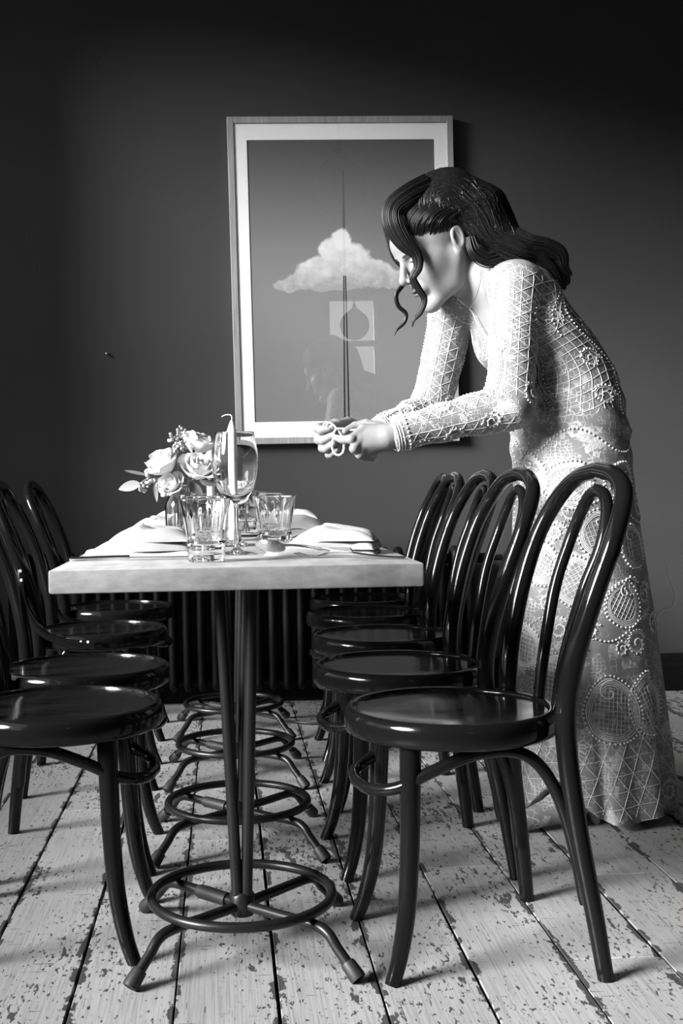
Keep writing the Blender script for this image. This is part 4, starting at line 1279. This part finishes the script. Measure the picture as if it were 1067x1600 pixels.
# ---- embroidery and pearls worked onto the gown
TH_, PE_ = MB(), MB()
def hit(o_, d_):
    h_ = BVH.ray_cast(Vector(o_), Vector(d_))
    return (np.array(h_[0]), np.array(h_[1])) if h_[0] is not None else None
def skirt_hit(th, z):
    cx = np.interp(z, ZK, SKX); c = np.array((cx, 2.953, z)); d_ = np.array((math.cos(th), math.sin(th), 0))
    return hit(c + d_ * .6, -d_)
def arm_hit(a, b_, t, ph, ref):
    ax = nrm(b_ - a); u = nrm(np.cross(ax, ref)); v = np.cross(ax, u); c = a + (b_ - a) * t
    d_ = math.cos(ph) * u + math.sin(ph) * v
    return hit(c + d_ * .12, -d_)
def thread(samples, r=.0010, lift=.0006, sides=4):
    run = []
    def flush():
        if len(run) > 1: TH_.add(tube(np.array(run) - PO, r, sides, caps=False))
    for s_ in samples:
        if s_ is None or (run and np.linalg.norm(run[-1] - (s_[0] + s_[1] * lift)) > .03):
            flush(); run = []
            if s_ is None: continue
        run.append(s_[0] + s_[1] * lift)
    flush()
SPH = sphere((0, 0, 0), 1, 6, 4)
def pearls(samples, r=.0030, gap=.0085):
    last = None
    for s_ in samples:
        if s_ is None: continue
        p = s_[0] + s_[1] * r * .5
        if last is None or np.linalg.norm(p - last) >= gap:
            PE_.add(([(v[0] * r + p[0] - PO[0], v[1] * r + p[1] - PO[1], v[2] * r + p[2] - PO[2]) for v in SPH[0]], SPH[1])); last = p
def sk2(th0, z0, rot, flip=1):
    """plane coordinates (u, v) in metres about a point of the skirt"""
    a = float(np.interp(z0, ZK, SKA)); ca, sa = math.cos(rot), math.sin(rot)
    return lambda u, v: skirt_hit(th0 + (u * ca - v * sa) * flip / a, z0 + u * sa + v * ca)
def inside(poly, x, y):
    c = False; n = len(poly); j = n - 1
    for i in range(n):
        if (poly[i][1] > y) != (poly[j][1] > y) and x < (poly[j][0] - poly[i][0]) * (y - poly[i][1]) / (poly[j][1] - poly[i][1]) + poly[i][0]: c = not c
        j = i
    return c
def paisley(f_, S, net=.011):
    """a drop with a curled tip, drawn as double cord, netted inside and ringed with pearls"""
    pts = catmull([(0, -.50), (.34, -.40), (.48, -.08), (.36, .22), (.16, .42), (.17, .60), (.34, .62), (.36, .50)], 7)
    out = catmull([(0, -.50), (.34, -.40), (.48, -.08), (.40, .25), (.10, .52), (-.22, .38), (-.44, .08), (-.38, -.32)], 6, closed=True)
    for k in (1.0, .80):
        thread([f_(S * k * x, S * k * y) for x, y in list(out) + [out[0]]], .0016 if k == 1 else .0011)
    for k in (.93, .87): thread([f_(S * k * x, S * k * y) for x, y in list(out) + [out[0]]], .0012)
    pearls([f_(S * 1.10 * x, S * 1.10 * y) for x, y in catmull([tuple(q) for q in out], 3, closed=True)], .0032, .0095)
    sp = [(.20 * (1 - t) * math.cos(7 * t + 1) + .05, .20 * (1 - t) * math.sin(7 * t + 1) + .30) for t in np.linspace(0, .95, 26)]
    thread([f_(S * x, S * y) for x, y in sp], .0022)
    inn = [(x * .78 * S, y * .78 * S) for x, y in out]
    nn = int(S / net)
    for dirn in (0, 1):
        for i in range(-nn, nn + 1):
            run = []
            for t in np.linspace(-S * .7, S * .7, 34):
                x, y = (i * net, t) if dirn == 0 else (t, i * net)
                x, y = .92 * x + .38 * y, -.38 * x + .92 * y
                run.append(f_(x, y) if inside(inn, x, y) else None)
            thread(run, .0007)
def scroll(f_, S, turns=1.5, pearl=True):
    sp = [(S * (1 - .8 * t) * math.cos(turns * 6.28 * t), S * (1 - .8 * t) * math.sin(turns * 6.28 * t)) for t in np.linspace(0, 1, 34)]
    thread([f_(*q) for q in sp], .0017); thread([f_(x * .86, y * .86) for x, y in sp], .0011)
    if pearl: pearls([f_(x * 1.14, y * 1.14) for x, y in sp[:24]], .0026, .0080)
D2 = math.radians
for (th, z, S, rot, fl) in ((-88, .300, .150, .25, 1), (-52, .310, .140, .05, -1), (-130, .37, .125, .5, -1), (-70, .560, .105, -.2, 1), (-112, .62, .12, .9, 1), (-86, .735, .105, .1, -1), (-50, .700, .10, .5, 1), (-140, .66, .10, -.2, 1), (-160, .45, .11, .2, 1), (-165, .22, .12, 0, 1), (-112, .86, .11, -.5, 1), (-60, .86, .095, .7, -1), (-150, .88, .10, .2, 1)):
    paisley(sk2(D2(th), z, rot, fl), S)
for (th, z, S) in ((-110, .46, .035), (-100, .50, .024), (-60, .46, .034), (-75, .45, .02), (-125, .50, .03), (-95, .64, .026), (-60, .60, .026), (-40, .58, .03), (-135, .56, .024), (-28, .50, .03), (-32, .075, .03), (-110, .79, .028), (-75, .82, .024), (-125, .74, .026), (-150, .76, .026), (-30, .80, .03)):
    scroll(sk2(D2(th), z, .4), S)
# star lattice over the foot of the skirt
for k in range(3):
    an = k * PI / 3 + .12; ca, sa = math.cos(an), math.sin(an)
    f_ = sk2(D2(-90), .14, 0)
    for i in range(-14, 15):
        run = []
        for t in np.linspace(-.42, .42, 70):
            x, y = ca * t - sa * i * .040, sa * t + ca * i * .040
            ok = abs(x) < .36 and -.115 < y < .105 + .03 * math.sin(9 * x)
            run.append(f_(x, y) if ok else None)
        thread(run, .0008)
for z0 in (.50, .79, .965):
    pearls([skirt_hit(D2(t), z0 + .03 * math.sin(4 * D2(t) + z0 * 9)) for t in np.linspace(-185, 0, 170)], .0030, .0092)
# fringe of pearls down the back and front seams
for th in (-4, -176): pearls([skirt_hit(D2(th) + .05 * math.sin(z * 7), z) for z in np.linspace(.06, .98, 130)], .0030, .0090)
# sleeves: star lattice, pearl seams, cuff cords
for (a, b_, ref, tr) in ((shN, elN, (1, 0, 0), (-.08, .98)), (elN, wrN, (0, 0, 1), (.02, .93)), (shF, elF, (1, 0, 0), (.0, .98)), (elF, wrF, (0, 0, 1), (.02, .93))):
    L = np.linalg.norm(b_ - a); ref = np.array(ref, float)
    g = lambda u, v: arm_hit(a, b_, u / L, v / .055, ref)
    for k in range(3):
        an = k * PI / 3; ca, sa = math.cos(an), math.sin(an)
        for i in range(-13, 14):
            run = []
            for t in np.linspace(-.32, .32, 64):
                x, y = L / 2 + ca * t - sa * i * .026, sa * t + ca * i * .026
                run.append(g(x, y) if tr[0] * L < x < tr[1] * L and abs(y) < .165 else None)
            thread(run, .0008)
    for ph in (-1.9, -1.7, 0.9, 1.25):
        s_ = [g(x, (ph + .25 * math.sin(x * 22)) * .055) for x in np.linspace(tr[0] * L, tr[1] * L, 90)]
        thread(s_, .0015); pearls([g(x, (ph + .10 + .25 * math.sin(x * 22)) * .055) for x in np.linspace(tr[0] * L, tr[1] * L, 90)], .0028, .0085)
    for (tc, pc, S) in ((.25, -1.2, .026), (.5, 2.2, .024), (.9, -.8, .026), (.75, 1.9, .022), (.2, 2.6, .024), (.55, -2.3, .024)):
        scroll(lambda u, v: g(tc * L + u, pc * .055 + v), S)
    if tr[1] < .95:
        for tt in (.90, .925, .945): thread([arm_hit(a, b_, tt, p_, ref) for p_ in np.linspace(0, 2 * PI, 40)], .0016)
        for tt in (.86,): pearls([arm_hit(a, b_, tt, p_, ref) for p_ in np.linspace(0, 2 * PI, 120)], .0032, .0095)
# back and side of the bodice: netting and draped cords
def bod(u, v):
    c = wai + (rib - wai) * v; d_ = math.cos(u) * pS + math.sin(u) * -PA[0]
    return hit(c + d_ * .35, -d_)
for v in np.linspace(-.2, 1.5, 15): thread([bod(u, v + .15 * math.sin(2 * u)) for u in np.linspace(-.9, 2.4, 40)], .0009)
for u0 in np.linspace(-.7, 2.3, 16): thread([bod(u0 + .25 * math.sin(v * 3), v) for v in np.linspace(-.3, 1.55, 36)], .0009)
for u0 in (.55, 1.15, 1.7): pearls([bod(u0 + .2 * math.sin(v * 4), v) for v in np.linspace(-.4, 1.6, 110)], .0028, .0085)
for (u0, v0, S) in ((.9, .2, .03), (.3, .5, .028), (1.4, .7, .03), (.1, -.1, .03), (.8, 1.0, .03), (1.5, 1.25, .028)):
    scroll(lambda a_, b2: bod(u0 + a_ / .12, v0 + b2 / .17), S)
# neckline cords
def neck_edge(s):
    out = []
    for l2 in np.linspace(-.004, .15, 40):
        w_ = .012 + l2 * .44
        o_ = rib + tU * (.045 + l2) + tS * (s * w_ - .004) + tF * .3
        out.append(hit(o_, -tF))
    return out
for s in (-1, 1):
    e_ = neck_edge(s); thread(e_, .0022); pearls(e_, .0026, .0075)
o = TH_.build('embroidery', M['thread'], gown, 180); o['kind'] = 'stuff'
o = PE_.build('pearl_beading', M['pearl'], gown, 180); o['kind'] = 'stuff'

# ---- shoes
def shoe(cx, cy, ang):
    d0 = np.array((math.cos(ang), math.sin(ang), 0))
    h_ = np.array((cx, cy, 0.)) - d0 * .10; t_ = np.array((cx, cy, 0.)) + d0 * .11
    def f_(p):
        d = rcone(p, h_ + (0, 0, .075), h_ + d0 * .09 + (0, 0, .055), .034, .036)
        d = smin(d, rcone(p, h_ + d0 * .09 + (0, 0, .055), t_ + (0, 0, .026), .036, .024), .03)
        d = smax(d, .004 - p[:, 2], .004)
        return smin(d, rcone(p, h_ + (0, 0, .06), h_ + (0, 0, .010), .022, .012), .01)
    V, F = surface_nets(f_, (cx - .2, cy - .2, -.01), (cx + .2, cy + .2, .14), .004)
    return np_mesh('shoe', V - PO, F, M['lace'], PERSON)
shoe(.822, 2.812, PI + .25); shoe(.88, 3.02, PI + .1)

# ---- hair
mchain = [at(700, 315, 2.955), at(742, 340, 2.95), at(766, 372, 2.935), at(800, 390, 2.90), at(835, 398, 2.895), at(862, 412, 2.90), at(884, 440, 2.91)]
mrad = [.085, .082, .068, .036, .030, .030, .012]
def hair_sdf(p):
    q = head_local(p)
    c = ell(q, (-.014, 0, .050), (.108, .088, .100))
    wob = .0015 * np.sin(q[:, 0] * 260) + .001 * np.sin(q[:, 0] * 610 + 1)
    keep = np.maximum(q[:, 2] - .50 * q[:, 0] - .036 + wob, -.036 - q[:, 0])
    c = smax(c, -keep * .85, .022) * HS
    d = None
    for i in range(len(mchain) - 1):
        w_ = rcone(p, mchain[i], mchain[i + 1], mrad[i], mrad[i + 1])
        d = w_ if d is None else smin(d, w_, .03)
    q2 = np.maximum(-.036 - q[:, 0], q[:, 2] - .045)       # keep the mass off the face and ear
    d = smax(d, -q2 * HS * .85, .01)
    d = smin(c, d, .03)
    return d
lo = np.minimum(np.array(mchain).min(0), hc) - .16; hi = np.maximum(np.array(mchain).max(0), hc) + .17
V, F = surface_nets(hair_sdf, lo, hi, .0045)
hair = np_mesh('hair', V - PO, F, M['hair'], PERSON)
def grad(f_, p, e=.002):
    g = np.stack([f_(p + np.eye(3, dtype=np.float32)[i] * e) - f_(p - np.eye(3, dtype=np.float32)[i] * e) for i in range(3)], 1)
    return g / np.maximum(np.linalg.norm(g, axis=1, keepdims=True), 1e-6)
rs = np.random.RandomState(4)
ST = MB()
hl = [(.084, 0.0, .080), (.076, .040, .070), (.060, .058, .056), (.035, .070, .042), (.006, .076, .034), (-.034, .080, .020), (-.044, .076, -.022)]
paths = []
for s in (1, -1):
    H_ = catmull(hl, 10)
    for k in range(230 if s > 0 else 70):
        t = rs.uniform(0, len(H_) - 1.01); i0 = int(t); st = H_[i0] + (H_[i0 + 1] - H_[i0]) * (t - i0)
        fr_ = t / (len(H_) - 1)
        st = st * np.array((1, s, 1)) + np.array((.004, 0, -.010)) * rs.uniform(0, 1) * (fr_ < .75)
        mid1 = np.array((.02 - .05 * fr_, s * (.030 + .055 * fr_), .150 - .085 * fr_)) + rs.normal(0, .006, 3)
        mid2 = np.array((-.07, s * (.025 + .05 * fr_), .115 - .10 * fr_)) + rs.normal(0, .008, 3)
        P = [H2W(st), H2W(mid1), H2W(mid2)]
        ph = rs.uniform(0, 6.28); wv = rs.uniform(0, 6.28)
        last = rs.randint(4, 8)
        for j in range(1, last):
            if j >= len(mchain): break
            ax = nrm(mchain[min(j + 1, len(mchain) - 1)] - mchain[j - 1]); u = nrm(np.cross(ax, (0, 1, 0))); v = np.cross(ax, u)
            a2 = (ph if s < 0 else -PI / 2 + 1.9 * (fr_ - .5) * -1 + rs.normal(0, .35))
            P.append(mchain[j] + (u * math.cos(a2) * -1 + np.array((0, -1, 0)) * abs(math.sin(a2))) * mrad[j] + np.array((0, 0, .008 * math.sin(j * 2.1 + wv))))
        paths.append(catmull(P, 6))
# fine hairs leaving the skin along the hairline
fine = []
for s in (1, -1):
    H_ = catmull(hl, 10)
    for k in range(170 if s > 0 else 60):
        t = rs.uniform(0, 44); i0 = int(t); st = (H_[i0] + (H_[i0 + 1] - H_[i0]) * (t - i0)) * np.array((1, s, 1)); fr_ = t / 60
        dwn = rs.uniform(.0, .012)
        p0 = st + np.array((.35 * dwn, 0, -dwn)); p1 = st + np.array((-.012, s * .006, .014)); p2 = st + np.array((-.035, s * .012, .03 - .02 * fr_)); p3 = st + np.array((-.07, s * .012, .04 - .045 * fr_))
        fine.append(np.array([H2W(q) for q in (p0, p1, p2, p3)]))
FI = np.array(fine).astype(np.float32)
hs_w = lambda p: head_sdf(head_local(p)) * HS
f0 = FI[:, 0]
for it in range(4): f0 = f0 - grad(hs_w, f0) * (hs_w(f0) + .001)[:, None]
FI[:, 0] = f0
for k_ in (1, 2, 3):
    f1 = FI[:, k_]
    for it in range(4): f1 = f1 - grad(hair_sdf, f1) * np.clip(hair_sdf(f1) - .001, -.05, .05)[:, None]
    FI[:, k_] = f1
for p in FI.astype(float):
    c_ = catmull(p, 5)
    ST.add(tube(c_ - PO, rs.uniform(.0007, .0016) * np.clip(np.linspace(.5, 3, len(c_)), 0, 1), 4, caps=False))
lens = [len(p) for p in paths]
AP = np.concatenate(paths).astype(np.float32)
for it in range(3):
    d = hair_sdf(AP); AP = AP - grad(hair_sdf, AP) * np.clip(d - .0005, -.06, .06)[:, None].astype(np.float32)
i0 = 0
for n_ in lens:
    p = AP[i0:i0 + n_].astype(float); i0 += n_
    for _ in range(2): p[1:-1] = (p[:-2] + 2 * p[1:-1] + p[2:]) / 4
    p += rs.normal(0, .0006, 3)
    r_ = rs.uniform(.0014, .0030) * np.clip(np.minimum(np.linspace(.5, 4, n_), np.linspace(4, .25, n_)), 0, 1)
    ST.add(tube(p - PO, r_, 5, caps=False))
def lock(pts, wid, n_, seed, r0=.0016):
    """a bundle of strands along a path (pixel, pixel, depth), wid = spread in metres along it"""
    rr = np.random.RandomState(seed)
    C = catmull([at(*q) for q in pts], 8); w_ = np.interp(np.linspace(0, 1, len(C)), np.linspace(0, 1, len(wid)), wid)
    b = MB(); T = np.gradient(C, axis=0); T /= np.linalg.norm(T, axis=1, keepdims=True)
    side = np.cross(T, np.array((0, -1., 0))); side /= np.maximum(np.linalg.norm(side, axis=1, keepdims=True), 1e-6)
    for k in range(n_):
        a_, dd = rr.uniform(-1, 1), rr.uniform(-.35, .35)
        wob = rr.uniform(0, 6.28)
        off = a_ * w_ * (1 + .08 * np.sin(np.linspace(0, 9, len(C)) + wob))
        p = C + side * off[:, None] + np.array((0, -1., 0)) * ((np.sqrt(np.maximum(1 - a_ * a_, 0)) * .45 + dd * .3) * w_)[:, None]
        e = len(C) - rr.randint(0, 6)
        b.add(tube(p[:e] - PO, r0 * rr.uniform(.7, 1.3) * np.clip(np.linspace(5, .3, e), 0, 1), 5, caps=False))
    o_ = b.build('front_lock', M['hair'], hair, 180)
    o_['kind'] = 'stuff'
lock([(672, 290, 2.90), (640, 306, 2.885), (616, 326, 2.885), (616, 352, 2.88), (632, 380, 2.872), (650, 398, 2.868), (653, 418, 2.868), (645, 434, 2.872), (653, 450, 2.872), (663, 468, 2.872), (657, 488, 2.875), (647, 500, 2.878), (644, 511, 2.88)],
     [.030, .028, .026, .027, .020, .013, .010, .008, .007, .006, .005, .003, .001], 120, 1)
lock([(650, 296, 2.96), (622, 316, 2.975), (605, 340, 2.985), (608, 372, 2.985), (617, 402, 2.982), (634, 424, 2.98), (631, 442, 2.98), (619, 460, 2.98), (622, 478, 2.98), (634, 490, 2.98), (632, 504, 2.98), (620, 516, 2.98), (616, 525, 2.98)],
     [.020, .016, .013, .010, .008, .006, .005, .0045, .004, .004, .003, .002, .0006], 60, 2)
lock([(800, 372, 2.87), (828, 384, 2.86), (850, 388, 2.86), (872, 398, 2.865), (880, 418, 2.87), (893, 432, 2.875)], [.03, .03, .026, .022, .016, .006], 60, 3, .0018)
lock([(780, 380, 2.86), (815, 396, 2.85), (838, 402, 2.855), (858, 420, 2.86), (872, 440, 2.865), (884, 452, 2.87)], [.03, .028, .022, .018, .012, .005], 60, 4, .0018)
lock([(735, 370, 2.865), (742, 392, 2.86), (760, 405, 2.86), (785, 400, 2.86), (812, 398, 2.862)], [.012, .02, .02, .02, .018], 50, 5, .0018)
o = ST.build('hair_strands', M['hair'], hair, 180); o['kind'] = 'stuff'
# necklace
p = catmull([at(752, 420, 2.884), at(750, 442, 2.878), at(742, 468, 2.872), at(732, 485, 2.874)], 8)
MB().add(tube(p - PO, .0008, 5)).build('necklace', M['silver'], PERSON)

# ---- cord in the hands
CP = catmull([at(566, 671, 2.84), at(548, 672, 2.838), at(534, 670, 2.838), at(524, 672, 2.835), at(521, 684, 2.832), at(519, 698, 2.832), at(523, 708, 2.832), (at(530, 711, 2.832)), at(536, 705, 2.834), at(537, 692, 2.836), at(533, 680, 2.838), at(526, 670, 2.838), at(518, 662, 2.838), at(509, 661, 2.838), at(506, 666, 2.838), at(514, 670, 2.838)], 9)
tt = np.arange(len(CP)); b = MB()
for k in range(3):
    off = np.stack([np.cos(tt * .9 + k * 2.09), np.zeros(len(CP)), np.sin(tt * .9 + k * 2.09)], 1) * .0016
    b.add(tube(CP + off + np.array((0, .0008, 0)) * np.sin(tt * 1.8 + k)[:, None], .0016, 6))
cv = np.array(b.v) - CP[0]
tag(mesh('braided_cord', [tuple(v) for v in cv], b.f, M['cord'], None, 180, loc=tuple(CP[0])), 'thin pale braided cord looped between the fingers above the tables', 'cord')
